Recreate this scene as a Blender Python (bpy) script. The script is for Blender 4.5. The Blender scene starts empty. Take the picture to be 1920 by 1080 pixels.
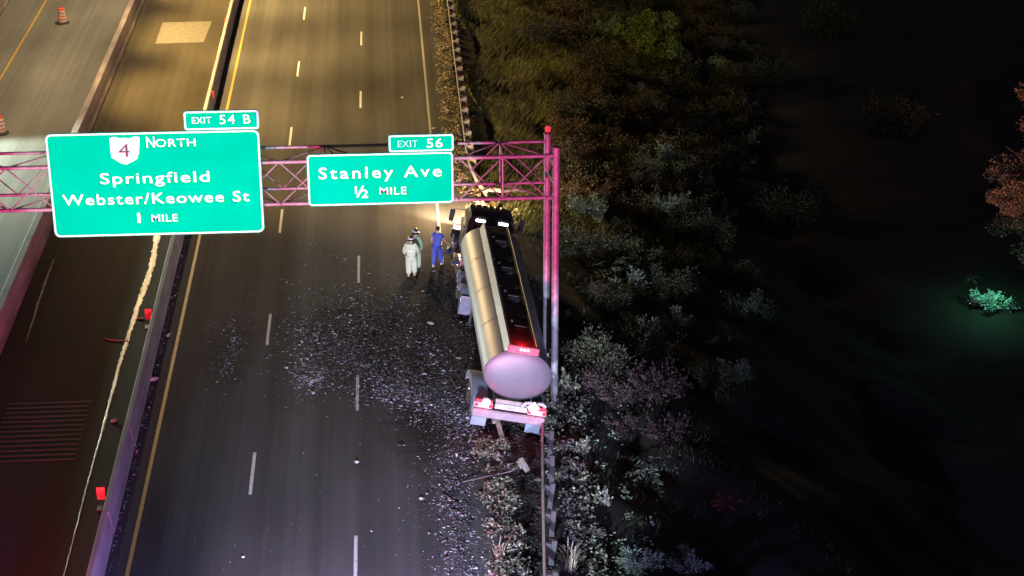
import bpy, math, random
import numpy as np
from mathutils import Vector, Matrix, Euler
random.seed(7); RNG = np.random.default_rng(11)
D = bpy.data; S = bpy.context.scene; COL = S.collection
R = math.radians

# ------------------------------------------------------------------ camera
F_PX, PITCH, YAW, CAM_H = 3609.0, 23.4, 3.94, 32.9
cd = D.cameras.new("drone_camera"); cam = D.objects.new("drone_camera", cd); COL.objects.link(cam)
cam.location = (0, 0, CAM_H); cam.rotation_euler = (R(90 - PITCH), 0, R(-YAW))
cd.sensor_width = 36; cd.lens = 36 * F_PX / 1920; cd.clip_start = .5; cd.clip_end = 2000
S.camera = cam

# ------------------------------------------------------------------ night sky
W = D.worlds.new("World"); S.world = W; W.use_nodes = True
nt = W.node_tree; bg = nt.nodes["Background"]
sky = nt.nodes.new("ShaderNodeTexSky"); sky.sky_type = 'NISHITA'; sky.sun_disc = False
sky.sun_elevation = R(-4); sky.sun_rotation = R(200)
add = nt.nodes.new("ShaderNodeMix"); add.data_type = 'RGBA'; add.blend_type = 'ADD'; add.inputs[0].default_value = 1
nt.links.new(sky.outputs[0], add.inputs[6]); add.inputs[7].default_value = (.32, .27, .42, 1)      # city glow on the night sky
nt.links.new(add.outputs[2], bg.inputs[0]); bg.inputs[1].default_value = 0.09

# ------------------------------------------------------------------ lamps of the place, with added spots
def lamp(name, kind, loc, color, power, aim=None, cone=None, blend=.4, radius=.25):
    l = D.lights.new(name, kind); l.color = color; l.energy = power; l.shadow_soft_size = radius
    o = D.objects.new(name, l); COL.objects.link(o); o.location = loc
    if aim is not None:
        o.rotation_euler = (Vector(aim) - Vector(loc)).to_track_quat('-Z', 'Y').to_euler()
    if kind == 'SPOT':
        l.spot_size = R(cone); l.spot_blend = blend
    return o
SODIUM = (1, .67, .24); COOL = (.68, .75, 1.0); REDL = (1, .07, .22); BLUEL = (.25, .25, 1)
# street lamps on the masts of the median wall (above the frame)
for y_, pw_ in ((92, 19000), (104, 38000), (116, 42000), (128, 44000), (142, 44000)):
    lamp("street_lamp_light", 'SPOT', (-16.0, y_, 12), SODIUM, pw_ * 1.05, (-7.7, y_ + 1, 0), 77, .75, .35)
    lamp("street_lamp_light", 'SPOT', (-16.6, y_, 12), (1, .74, .42), pw_ * .22, (-18.6, y_, 0), 100, .9, .35)
lamp("street_lamp_light", 'SPOT', (-16.2, 117, 12), (1, .70, .34), 36000, (-3.0, 75, 0), 38, .9, .35)
# work light of the fire engine parked this side of the truck (below the frame)
lamp("cool_scene_light", 'SPOT', (-1.0, 33, 4.6), COOL, 98000, (.6, 60, -4.0), 42, .6, .35)
lamp("cool_scene_light", 'SPOT', (7.5, 33, 4.2), (.60, .60, 1.0), 66000, (5.6, 66, 1.0), 15, .7, .3)  # second spot, added to light the gantry post and right-hand weeds
# headlights of the stopped traffic in the left roadway
lamp("left_headlight", 'SPOT', (-27.8, 96, 3.6), (.80, 1, .88), 40000, (-21.8, 91, 0), 96, .35, .3)
# red and blue beacons
lamp("beacon_red", 'SPOT', (-9.0, 38, 1.2), REDL, 50000, (-12, 66, 10.2), 46, .3, .2)
lamp("beacon_red", 'SPOT', (-1.0, 38, 1.2), REDL, 50000, (5.2, 66, 11.6), 35, .25, .2)
lamp("beacon_red", 'POINT', (-11.2, 42, 1.1), (1, .06, .24), 24000, radius=.2)
lamp("beacon_blue", 'POINT', (-2.0, 44, 3.2), (.36, .28, 1), 8000, radius=.2)
# added narrow spots that brighten the sheeting of the two signs
lamp("sign_beam", 'SPOT', (-5.5, 24, 2.2), (.86, 1, 1), 82000, (-8.45, 65.3, 9.0), 13.5, .25, .15)
lamp("sign_beam", 'SPOT', (-2.5, 24, 2.2), (.86, 1, 1), 80000, (-0.4, 65.3, 9.0), 10.5, .25, .15)
# glare in front of the tractor
lamp("tractor_headlight", 'SPOT', (3.4, 82.8, 1.0), (1, .74, .42), 5200, (3.4, 92, .1), 110, .5, .12)
lamp("tractor_front_glow", 'POINT', (2.6, 84.6, 2.1), (1, .68, .34), 1500, radius=.2)  # point light added for the warm glow on the road by the cab
# yellow-green spot aimed at the treetop on the right
lamp("tree_lamp", 'SPOT', (10, 104, 7), (.95, 1, .35), 1900, (15.6, 115, 2), 34, .5, .2)

vs = S.view_settings; vs.view_transform = 'Standard'; vs.look = 'None'; vs.exposure = 0; vs.gamma = 1
vs.use_curve_mapping = False

# ------------------------------------------------------------------ helpers
CM = cam.rotation_euler.to_matrix()
def ray(px, py):
    return CM @ Vector(((px - 960) / F_PX, -(py - 540) / F_PX, -1))
def atz(px, py, z=0.0):
    d = ray(px, py); t = (z - CAM_H) / d.z; return Vector((d.x * t, d.y * t, z))
def aty(px, py, Y):
    d = ray(px, py); t = Y / d.y; return Vector((d.x * t, Y, CAM_H + d.z * t))
def sm(a, b, x):
    t = np.clip((x - a) / (b - a), 0, 1); return t * t * (3 - 2 * t)
def tz(X, Y):
    X = np.asarray(X, float); Y = np.asarray(Y, float)
    z = -.03 - .13 * np.clip(X - 3.3, 0, .8) - .27 * np.clip(X - 4.1, 0, 2.9) - .24 * np.clip(X - 7, 0, 8.5) - .42 * np.clip(X - 15.5, 0, 5)
    w = sm(6.5, 10, X)
    z = z + w * (.22 * np.sin(X * .9 + Y * .35) + .16 * np.sin(X * .4 - Y * .7 + 1) + .1 * np.sin(Y * 1.3 + X * 1.7))
    z = z + .05 * sm(3.6, 4.6, X) * np.sin(X * 3.1 + Y * 2.3) * np.sin(Y * 1.9 - X * 2.2)
    return z
def att(px, py):
    z = 0.
    for _ in range(120):
        p = atz(px, py, z); z = .7 * z + .3 * float(tz(p.x, p.y))
    return Vector((p.x, p.y, float(tz(p.x, p.y))))

MATS = {}
def mat(name, c1, c2=None, rough=.7, metal=0., scale=6., detail=5., stretch=(1, 1, 1), bump=0., bscale=40., emit=None, estr=0., lo=.35, hi=.65, coord='Object', spec=.5, tint=False, trans=0.):
    if name in MATS: return MATS[name]
    m = D.materials.new(name); m.use_nodes = True; n = m.node_tree; L = n.links
    b = n.nodes["Principled BSDF"]
    b.inputs["Roughness"].default_value = rough; b.inputs["Metallic"].default_value = metal
    b.inputs["Specular IOR Level"].default_value = spec
    c2 = c2 or tuple(v * .7 for v in c1)
    tc = n.nodes.new("ShaderNodeTexCoord"); mp = n.nodes.new("ShaderNodeMapping"); mp.inputs["Scale"].default_value = stretch
    L.new(tc.outputs[coord], mp.inputs[0])
    no = n.nodes.new("ShaderNodeTexNoise"); no.inputs["Scale"].default_value = scale; no.inputs["Detail"].default_value = detail
    L.new(mp.outputs[0], no.inputs[0])
    r = n.nodes.new("ShaderNodeMapRange"); r.inputs[1].default_value = lo; r.inputs[2].default_value = hi
    L.new(no.outputs[0], r.inputs[0])
    mx = n.nodes.new("ShaderNodeMix"); mx.data_type = 'RGBA'
    mx.inputs[6].default_value = (*c1, 1); mx.inputs[7].default_value = (*c2, 1)
    L.new(r.outputs[0], mx.inputs[0]); out = mx.outputs[2]
    if tint:   # every leaf its own tone
        at = n.nodes.new("ShaderNodeAttribute"); at.attribute_name = "tone"
        m2 = n.nodes.new("ShaderNodeMix"); m2.data_type = 'RGBA'; m2.blend_type = 'MULTIPLY'; m2.inputs[0].default_value = 1
        L.new(out, m2.inputs[6]); L.new(at.outputs["Color"], m2.inputs[7]); out = m2.outputs[2]
    L.new(out, b.inputs["Base Color"])
    if bump:
        n2 = n.nodes.new("ShaderNodeTexNoise"); n2.inputs["Scale"].default_value = bscale; n2.inputs["Detail"].default_value = 4
        L.new(mp.outputs[0], n2.inputs[0])
        bp = n.nodes.new("ShaderNodeBump"); bp.inputs["Strength"].default_value = bump; bp.inputs["Distance"].default_value = .02
        L.new(n2.outputs[0], bp.inputs["Height"]); L.new(bp.outputs[0], b.inputs["Normal"])
    if emit:
        b.inputs["Emission Color"].default_value = (*emit, 1); b.inputs["Emission Strength"].default_value = estr
    MATS[name] = m; return m

def road_mat(name, base, dark, warm_patch=None, streak=.38, period=None, stain=True):
    """asphalt: lengthwise wear streaks, wheel tracks, fine aggregate, a few soil stains"""
    m = D.materials.new(name); m.use_nodes = True; n = m.node_tree; L = n.links; N = n.nodes
    b = N["Principled BSDF"]; b.inputs["Roughness"].default_value = .9; b.inputs["Specular IOR Level"].default_value = .12
    geo = N.new("ShaderNodeNewGeometry")
    def noise(sx, sy, sc, det=4, rough=.55):
        mp = N.new("ShaderNodeMapping"); mp.inputs["Scale"].default_value = (sx, sy, 1); L.new(geo.outputs["Position"], mp.inputs[0])
        t = N.new("ShaderNodeTexNoise"); t.inputs["Scale"].default_value = sc; t.inputs["Detail"].default_value = det
        t.inputs["Roughness"].default_value = rough; L.new(mp.outputs[0], t.inputs[0]); return t.outputs[0]
    def rng(src, lo, hi, a=0., c=1.):
        r = N.new("ShaderNodeMapRange"); r.inputs[1].default_value = lo; r.inputs[2].default_value = hi
        r.inputs[3].default_value = a; r.inputs[4].default_value = c; L.new(src, r.inputs[0]); return r.outputs[0]
    def mul(x, y):
        k = N.new("ShaderNodeMath"); k.operation = 'MULTIPLY'
        for i, v in enumerate((x, y)):
            if isinstance(v, (int, float)): k.inputs[i].default_value = v
            else: L.new(v, k.inputs[i])
        return k.outputs[0]
    st = rng(noise(.9, .012, 1.0, 4), .3, .7)
    st2 = rng(noise(3.4, .03, 1.0, 3), .25, .75, .82, 1.1)
    patch = rng(noise(.22, .08, 1.0, 5), .3, .7, .72, 1.18)
    fine = rng(noise(1, 1, 28, 3, .7), .3, .7, .78, 1.2)
    mx = N.new("ShaderNodeMix"); mx.data_type = 'RGBA'; mx.inputs[6].default_value = (*base, 1); mx.inputs[7].default_value = (*dark, 1)
    L.new(mul(st, streak), mx.inputs[0])
    v = mul(mul(st2, patch), fine)
    if period:      # dark wheel paths, two per lane
        sp = N.new("ShaderNodeSeparateXYZ"); L.new(geo.outputs["Position"], sp.inputs[0])
        a = N.new("ShaderNodeMath"); a.operation = 'MULTIPLY_ADD'; L.new(sp.outputs[0], a.inputs[0])
        a.inputs[1].default_value = 2 * math.pi / period[0]; a.inputs[2].default_value = period[1]
        s_ = N.new("ShaderNodeMath"); s_.operation = 'SINE'; L.new(a.outputs[0], s_.inputs[0])
        v = mul(v, rng(s_.outputs[0], -1, 1, .84, 1.06))
    if stain:       # spilled soil ground into the lanes
        sp2 = N.new("ShaderNodeSeparateXYZ"); L.new(geo.outputs["Position"], sp2.inputs[0])
        for (cx, cy, rx, ry, k) in STAINS:
            vx = N.new("ShaderNodeVectorMath"); vx.operation = 'SUBTRACT'; L.new(geo.outputs["Position"], vx.inputs[0]); vx.inputs[1].default_value = (cx, cy, 0)
            vd = N.new("ShaderNodeVectorMath"); vd.operation = 'DIVIDE'; L.new(vx.outputs[0], vd.inputs[0]); vd.inputs[1].default_value = (rx, ry, 1e6)
            ln = N.new("ShaderNodeVectorMath"); ln.operation = 'LENGTH'; L.new(vd.outputs[0], ln.inputs[0])
            w = N.new("ShaderNodeMath"); w.operation = 'ADD'; L.new(ln.outputs["Value"], w.inputs[0]); L.new(rng(noise(1, 1, .9, 6, .7), .2, .8, -.45, .45), w.inputs[1])
            v = mul(v, rng(w.outputs[0], .5, 1.15, k, 1.))
    m2 = N.new("ShaderNodeMix"); m2.data_type = 'RGBA'; m2.blend_type = 'MULTIPLY'; m2.inputs[0].default_value = 1
    cmb = N.new("ShaderNodeCombineColor"); [L.new(v, cmb.inputs[i]) for i in range(3)]
    L.new(mx.outputs[2], m2.inputs[6]); L.new(cmb.outputs[0], m2.inputs[7]); L.new(m2.outputs[2], b.inputs["Base Color"])
    bp = N.new("ShaderNodeBump"); bp.inputs["Strength"].default_value = .35; bp.inputs["Distance"].default_value = .01
    L.new(noise(1, 1, 45, 3, .7), bp.inputs["Height"]); L.new(bp.outputs[0], b.inputs["Normal"])
    MATS[name] = m; return m
STAINS = [(1.6, 70.5, 5.4, 5.2, .26), (2.2, 63.5, 2.6, 3.8, .32), (-6.6, 70.5, 1.3, 3.5, .6), (2.6, 76.5, 2.1, 4.4, .36)]

def tag(o, label=None, cat=None, group=None, kind=None):
    for k, v in (("label", label), ("category", cat), ("group", group), ("kind", kind)):
        if v: o[k] = v
    return o
def empty(name, loc=(0, 0, 0), rot=(0, 0, 0), label=None, cat=None, group=None):
    o = D.objects.new(name, None); o.empty_display_size = .3; COL.objects.link(o); o.location = loc; o.rotation_euler = rot
    return tag(o, label, cat, group)
class MB:
    def __init__(s): s.v = []; s.f = []; s.m = []; s.cur = 0
    def add(s, vs, fs):
        k = len(s.v); s.v += [tuple(p) for p in vs]; s.f += [tuple(i + k for i in f) for f in fs]; s.m += [s.cur] * len(fs); return s
    def box(s, c, d, rot=None, bev=0.):
        hx, hy, hz = d[0] / 2, d[1] / 2, d[2] / 2
        if bev <= 0:
            P = [Vector((x, y, z)) for z in (-hz, hz) for x, y in ((-hx, -hy), (hx, -hy), (hx, hy), (-hx, hy))]
            Fc = [(3, 2, 1, 0), (4, 5, 6, 7), (0, 1, 5, 4), (1, 2, 6, 5), (2, 3, 7, 6), (3, 0, 4, 7)]
        else:
            P = []; e = bev
            for z, i in ((-hz, e), (-hz + e, 0), (hz - e, 0), (hz, e)):
                x, y = hx - i, hy - i
                P += [Vector(q + (z,)) for q in ((-x + e, -y), (x - e, -y), (x, -y + e), (x, y - e), (x - e, y), (-x + e, y), (-x, y - e), (-x, -y + e))]
            Fc = [tuple(range(7, -1, -1)), tuple(range(24, 32))]
            for r_ in range(3):
                for j in range(8): Fc.append((r_ * 8 + j, r_ * 8 + (j + 1) % 8, r_ * 8 + 8 + (j + 1) % 8, r_ * 8 + 8 + j))
        M = (rot if isinstance(rot, Matrix) else Euler(rot).to_matrix()) if rot is not None else Matrix.Identity(3)
        return s.add([M @ p + Vector(c) for p in P], Fc)
    def tube(s, pts, r, n=8, caps=True, rs=None):
        pts = [Vector(p) for p in pts]; k = len(s.v); prev = None; vs = []
        for i, p in enumerate(pts):
            d = (pts[min(i + 1, len(pts) - 1)] - pts[max(i - 1, 0)]).normalized()
            if prev is None: a = d.orthogonal().normalized()
            else: a = (prev - d * prev.dot(d)).normalized()
            prev = a; bb = d.cross(a); rr = rs[i] if rs else r
            vs += [p + (a * math.cos(2 * math.pi * j / n) + bb * math.sin(2 * math.pi * j / n)) * rr for j in range(n)]
        fs = [(i * n + j, i * n + (j + 1) % n, (i + 1) * n + (j + 1) % n, (i + 1) * n + j) for i in range(len(pts) - 1) for j in range(n)]
        if caps: fs += [tuple(range(n - 1, -1, -1)), tuple((len(pts) - 1) * n + j for j in range(n))]
        return s.add(vs, fs)
    def loft(s, rings, close=True, caps=True):
        n = len(rings[0]); vs = [p for r_ in rings for p in r_]; fs = []
        for i in range(len(rings) - 1):
            for j in range(n if close else n - 1): fs.append((i * n + j, i * n + (j + 1) % n, (i + 1) * n + (j + 1) % n, (i + 1) * n + j))
        if caps: fs += [tuple(range(n - 1, -1, -1)), tuple((len(rings) - 1) * n + j for j in range(n))]
        return s.add(vs, fs)
    def lathe(s, prof, c=(0, 0, 0), n=16, axis='z'):
        rings = []
        for r_, h in prof:
            ring = []
            for j in range(n):
                a = 2 * math.pi * j / n; x, y = r_ * math.cos(a), r_ * math.sin(a)
                p = {'z': (x, y, h), 'x': (h, x, y), 'y': (x, h, y)}[axis]; ring.append(Vector(p) + Vector(c))
            rings.append(ring)
        return s.loft(rings)
    def build(s, name, m, parent=None, smooth=False, **kw):
        me = D.meshes.new(name); me.from_pydata([tuple(p) for p in s.v], [], s.f); 
        for x in (m if isinstance(m, (list, tuple)) else [m]): me.materials.append(x)
        if isinstance(m, (list, tuple)): me.polygons.foreach_set("material_index", s.m)
        import bmesh
        bm = bmesh.new(); bm.from_mesh(me); bmesh.ops.recalc_face_normals(bm, faces=bm.faces); bm.to_mesh(me); bm.free()
        if smooth:
            me.polygons.foreach_set("use_smooth", [True] * len(me.polygons))
            try: me.set_sharp_from_angle(angle=R(40))
            except Exception: pass
        me.update()
        o = D.objects.new(name, me); COL.objects.link(o)
        if parent is not None: o.parent = parent
        return tag(o, **kw)
def copy_tree(o, parent=None):
    c = o.copy(); COL.objects.link(c)
    if parent is not None: c.parent = parent
    for ch in list(o.children): copy_tree(ch, c)
    return c
def raw_mesh(name, V, Fq, m, tones=None, parent=None, smooth=False):
    """fast mesh from numpy: V (n,3), Fq (k, verts per face); tones one RGB per vertex"""
    me = D.meshes.new(name); V = np.asarray(V, np.float32); Fq = np.asarray(Fq, np.int32); k, c = Fq.shape
    me.vertices.add(len(V)); me.vertices.foreach_set("co", V.ravel())
    me.loops.add(k * c); me.loops.foreach_set("vertex_index", Fq.ravel())
    me.polygons.add(k); me.polygons.foreach_set("loop_start", np.arange(0, k * c, c, dtype=np.int32))
    me.update(calc_edges=True); me.materials.append(m)
    if tones is not None:
        a = me.color_attributes.new("tone", 'FLOAT_COLOR', 'POINT')
        t = np.ones((len(V), 4), np.float32); t[:, :3] = tones; a.data.foreach_set("color", t.ravel())
    if smooth: me.polygons.foreach_set("use_smooth", [True] * k)
    if parent is False: return me
    o = D.objects.new(name, me); COL.objects.link(o)
    if parent is not None: o.parent = parent
    return o

# ================================================================== SETTING
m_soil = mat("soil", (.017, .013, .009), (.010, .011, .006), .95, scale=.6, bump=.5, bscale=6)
xs = np.concatenate([[-260, -120, -60, -30], np.arange(-25, 3, 4.), np.arange(3, 24, .4), np.arange(24, 60, 2.), [70, 90, 140, 260]])
ys = np.concatenate([[-60, 0, 25], np.arange(40, 135, .5), np.arange(136, 170, 4.), [200, 260, 400, 700]])
gx, gy = np.meshgrid(xs, ys, indexing='ij'); gz = tz(gx, gy)
V = np.stack([gx.ravel(), gy.ravel(), gz.ravel()], 1); ny = len(ys)
idx = np.arange(len(xs) * ny).reshape(len(xs), ny)
Fq = np.stack([idx[:-1, :-1].ravel(), idx[1:, :-1].ravel(), idx[1:, 1:].ravel(), idx[:-1, 1:].ravel()], 1)
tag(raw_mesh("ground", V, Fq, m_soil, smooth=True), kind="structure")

def sheet(name, x0, x1, y0, y1, z, m, th=.02, **kw):
    b = MB(); n = 8
    rg = [[(x0, y, z), (x1, y, z), (x1, y, z - th), (x0, y, z - th)] for y in np.linspace(y0, y1, n)]
    b.loft(rg); return b.build(name, m, **kw)
a_right = road_mat("asphalt_right", (.085, .08, .076), (.045, .042, .042), period=(1.83, 1.2))
a_lane = road_mat("asphalt_lane", (.060, .050, .034), (.030, .025, .019), period=(2.4, .3), stain=False)
a_left = road_mat("concrete_left", (.17, .165, .145), (.095, .09, .075), stain=False)
b = MB(); b.loft([[(-9.9, y, 0), (3.3, y, 0), (4.02, y, -.10), (4.02, y, -.16), (3.3, y, -.03), (-9.9, y, -.02)] for y in np.linspace(20, 420, 12)])
road = b.build("road", a_right, kind="structure")
lane = sheet("contraflow_lane", -15.55, -9.9, 20, 420, -.004, a_lane, kind="structure")
left_road = sheet("left_road", -24.4, -16.3, 20, 420, -.006, a_left, kind="structure")

# painted markings, worn
def paint(name, c, wear):
    m = mat(name, c, tuple(v * .45 for v in c), .6, scale=9, lo=.5 - wear, hi=.75, stretch=(1, .5, 1), coord='Object'); return m
p_white = paint("white_paint", (.50, .49, .47), .0); p_yel = paint("yellow_paint", (.42, .25, .05), .0)
b = MB(); b.box((-8.66, 220, .004), (.13, 400, .004)); b.build("yellow_edge_line", p_yel, road, kind="structure")
b = MB(); b.box((2.34, 239, .004), (.12, 320, .004)); b.build("white_edge_line", paint("faded_white", (.36, .34, .30), .05), road, kind="structure")
b = MB(); b.box((-22.05, 220, -.002), (.14, 400, .004)); b.build("yellow_edge_line", p_yel, left_road, kind="structure")
bd = MB(); bd.box((0, 0, 0), (.115, 3.05, .004)); dash0 = None
for X in (-5.02, -1.365):
    off = 60.1 if X < -3 else 54.53 - .5
    for k in range(-2, 16):
        y = off + 12.19 * k
        if y < 40 or y > 200: continue
        if dash0 is None: dash0 = bd.build("lane_dash", p_white, road); o = dash0
        else: o = dash0.copy(); COL.objects.link(o)
        o.location = (X, y, .004)
# lighter concrete patch and the milled ribs in the contraflow lane
c = [atz(305, 42), atz(397, 40), atz(382, 79), atz(291, 82)]
b = MB(); b.loft([[(p.x, p.y, z) for p in c] for z in (-.02, .001)]); b.build("concrete_patch", mat("patch_concrete", (.125, .108, .08), (.09, .078, .055), .8, scale=3), lane)
mr = mat("milled_asphalt", (.048, .042, .036), (.032, .028, .025), .8); r0 = None
for k in range(13):
    y = 61.6 + k * .38
    if r0 is None:
        b = MB(); b.box((0, 0, 0), (3.1, .12, .012), bev=.004); r0 = b.build("milled_rib", mr, lane); o = r0
    else: o = r0.copy(); COL.objects.link(o)
    o.location = (-12.95 + random.uniform(-.06, .06), y, .001)

# ---- concrete barriers (long walls cast in sections)
m_con = mat("barrier_concrete", (.31, .295, .295), (.20, .19, .19), .85, scale=1.6, stretch=(1, .25, 2), bump=.4, bscale=14)
m_cond = mat("stained_barrier_concrete", (.27, .22, .20), (.14, .11, .10), .85, scale=1.2, stretch=(1, .2, 2), bump=.4, bscale=14)
def barrier(name, X, m, wb, wt, h, label, z=-.02):
    root = empty(name, (X, 40, 0), label=label, cat="concrete barrier")
    me0 = None; L_ = 6.1
    for k in range(22):
        if me0 is None:
            g = .012
            pr = lambda y: [(-wb, y, z), (-wb, y, .08), (-wb * .55 - wt * .45, y, .33), (-wt, y, h - .03), (-wt + .03, y, h), (wt - .03, y, h), (wt, y, h - .03), (wb * .55 + wt * .45, y, .33), (wb, y, .08), (wb, y, z)]
            b = MB(); b.loft([pr(g), pr(L_ / 3), pr(L_ * 2 / 3), pr(L_ - g)]); o = me0 = b.build("barrier_section", m, root)
        else: o = me0.copy(); COL.objects.link(o)
        o.location = (random.uniform(-.015, .015), k * L_ - 2, 0)
    return root
barrier("median_barrier", -9.62, m_con, .25, .10, .82, "pale concrete barrier with orange marker panels between the main lanes and the narrow lane")
barrier("concrete_wall", -15.93, m_cond, .36, .17, 1.05, "wide dark stained concrete barrier left of the narrow lane with a pale patch")
barrier("parapet_wall", -24.75, m_cond, .3, .15, 1.05, "concrete parapet at the far upper left corner beyond the yellow line")

# ---- wet trickles along the narrow lane
def trickle(name, pts, w, m, label):
    b = MB(); rings = []; P0 = [Vector(p) for p in pts]; acc = []
    for i in range(len(P0) - 1):
        n = max(2, int((P0[i + 1] - P0[i]).length / .16))
        for k in range(n):
            t = k / n; acc.append((P0[i].lerp(P0[i + 1], t), w[i] * (1 - t) + w[i + 1] * t))
    j = 0.
    for p, ww in acc:
        j = j * .8 + random.uniform(-.006, .006); a = ww * random.uniform(.55, 1.15); c = ww * random.uniform(.55, 1.15)
        rings.append([(p.x + j - a / 2, p.y, .001), (p.x + j - a / 4, p.y, .011), (p.x + j + c / 4, p.y, .011), (p.x + j + c / 2, p.y, .001)])
    b.loft(rings, close=False, caps=False); o = b.build(name, m, lane); o["label"] = label; return o
wet = mat("wet_glint", (.30, .27, .20), (.08, .07, .05), .30, scale=14, lo=.38, hi=.62, bump=1., bscale=30, spec=1.)  # pale base puts the glint on the wet strip into colour
dry = mat("dried_silt", (.30, .25, .18), (.10, .08, .06), .6, scale=12, lo=.4, hi=.6, bump=.6)
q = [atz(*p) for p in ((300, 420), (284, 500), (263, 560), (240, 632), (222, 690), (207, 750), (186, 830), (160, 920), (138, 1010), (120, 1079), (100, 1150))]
trickle("wet_trickle", q, [.32, .30, .26, .21, .17, .13, .09, .07, .055, .045, .04], wet, "wet trickle with a painted pale glint running along the narrow lane")
q = [atz(*p) for p in ((101, 486), (88, 520), (74, 560), (62, 600), (47, 645))]
trickle("silt_trickle", q, [.05, .09, .10, .09, .05], dry, "thin dried silt line beside the left barrier")

# ================================================================== SIGN GANTRY
GY = 66.0; TD = 1.6; TZ0, TZ1 = 7.86, 9.48
m_galv = mat("galvanised_steel", (.30, .29, .30), (.20, .19, .20), .55, .25, scale=5, bump=.15)
gan = empty("sign_gantry", (-9, GY, 0), label="overhead steel truss gantry spanning the road and carrying the two green signs", cat="sign gantry")
gi = Vector((-9, GY, 0))
def gadd(name, pts, r, n=8, root=gan, **kw):
    b = MB(); b.tube([Vector(p) - gi for p in pts], r, n); return b.build(name, m_galv, root, smooth=True, **kw)
XL, XR = -26.0, 5.95
for y in (GY, GY + TD):
    for z in (TZ0, TZ1): gadd("chord", [(XL, y, z), (XR, y, z)], .075 if y == GY else .06, 10)
bay = 1.62; nb = int((XR - XL) / bay); shared = {}
def web(kind, p, q_, r):
    p, q_ = Vector(p), Vector(q_); o = shared.get(kind)
    if o is None:
        b = MB(); b.tube([(0, 0, 0), q_ - p], r, 6); o = b.build("brace", m_galv, gan); shared[kind] = o
    else: o = o.copy(); COL.objects.link(o)
    o.location = p - gi
for k in range(nb):
    x1 = XR - .12 - k * bay; x0 = x1 - bay
    for j, (y, r) in enumerate(((GY - .01, .028), (GY + TD + .01, .026))):
        if j == 0:
            web("fa", (x0, y, TZ0), (x1, y, TZ1), r) if k % 2 == 0 else web("fb", (x0, y - .004, TZ1), (x1, y - .004, TZ0), r)
            if k % 2 == 0: web("fc", (x0, y - .05, TZ1), (x1, y - .05, TZ0), r)
            else: web("fd", (x0, y - .054, TZ0), (x1, y - .054, TZ1), r)
        else: web("r%d" % (k % 2), *(((x0, y, TZ0), (x1, y, TZ1)) if k % 2 else ((x0, y, TZ1), (x1, y, TZ0))), r)
        if k % 2 == 0: web("v%d" % j, (x0, y, TZ0), (x0, y, TZ1), .032)
    for i, z in enumerate((TZ0, TZ1)):
        web("t%d%d" % (i, k % 2), *(((x0, GY, z), (x1, GY + TD, z)) if k % 2 else ((x0, GY + TD, z), (x1, GY, z))), .03)
        if k % 2 == 0: web("c%d" % i, (x0, GY, z), (x0, GY + TD, z), .03)
def post(x, y, top, zb, cap):
    b = MB(); b.tube([Vector((x, y, zb)) - gi, Vector((x, y, top)) - gi], .135, 16)
    o = b.build("post", m_galv, gan, smooth=True)
    b = MB(); b.lathe([(.15, top), (.165, top + .01), (.165, top + .05), (.10, top + .09)], Vector((x, y, 0)) - gi, 14); b.build("post_cap", m_galv, o, smooth=True)
    b = MB(); b.box(Vector((x, y, zb + .14)) - gi, (.6, .6, .05), bev=.01)
    b.build("base_plate", m_galv, o); return o
post(6.17, GY, 9.76, -.75, 0); post(5.99, GY + TD, 9.76, -.75, 1)
post(-25.9, GY, 9.76, 0, 0); post(-25.9, GY + TD, 9.76, 0, 1)
for z in (TZ0, TZ1):
    gadd("bracket", [(5.9, GY, z), (6.17, GY, z)], .09); gadd("bracket", [(5.85, GY + TD, z), (5.99, GY + TD, z)], .08)
for z in (8.3, 9.0): gadd("tie", [(6.12, GY + .05, z), (6.0, GY + TD - .05, z)], .04)
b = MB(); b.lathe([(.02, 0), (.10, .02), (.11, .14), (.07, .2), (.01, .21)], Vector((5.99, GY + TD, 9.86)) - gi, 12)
b.build("red_cap_dome", mat("red_cap_glow", (.6, .02, .03), rough=.3, emit=(1, .05, .08), estr=.9), gan)  # red glow on the rear post cap, built as an emissive dome
# concrete footing of the right posts
b = MB(); b.box((6.08, GY + TD / 2, -1.0), (1.1, 2.9, .5), bev=.05)
tag(b.build("post_footing", m_con), "concrete footing under the right-hand gantry posts", "footing")

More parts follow.
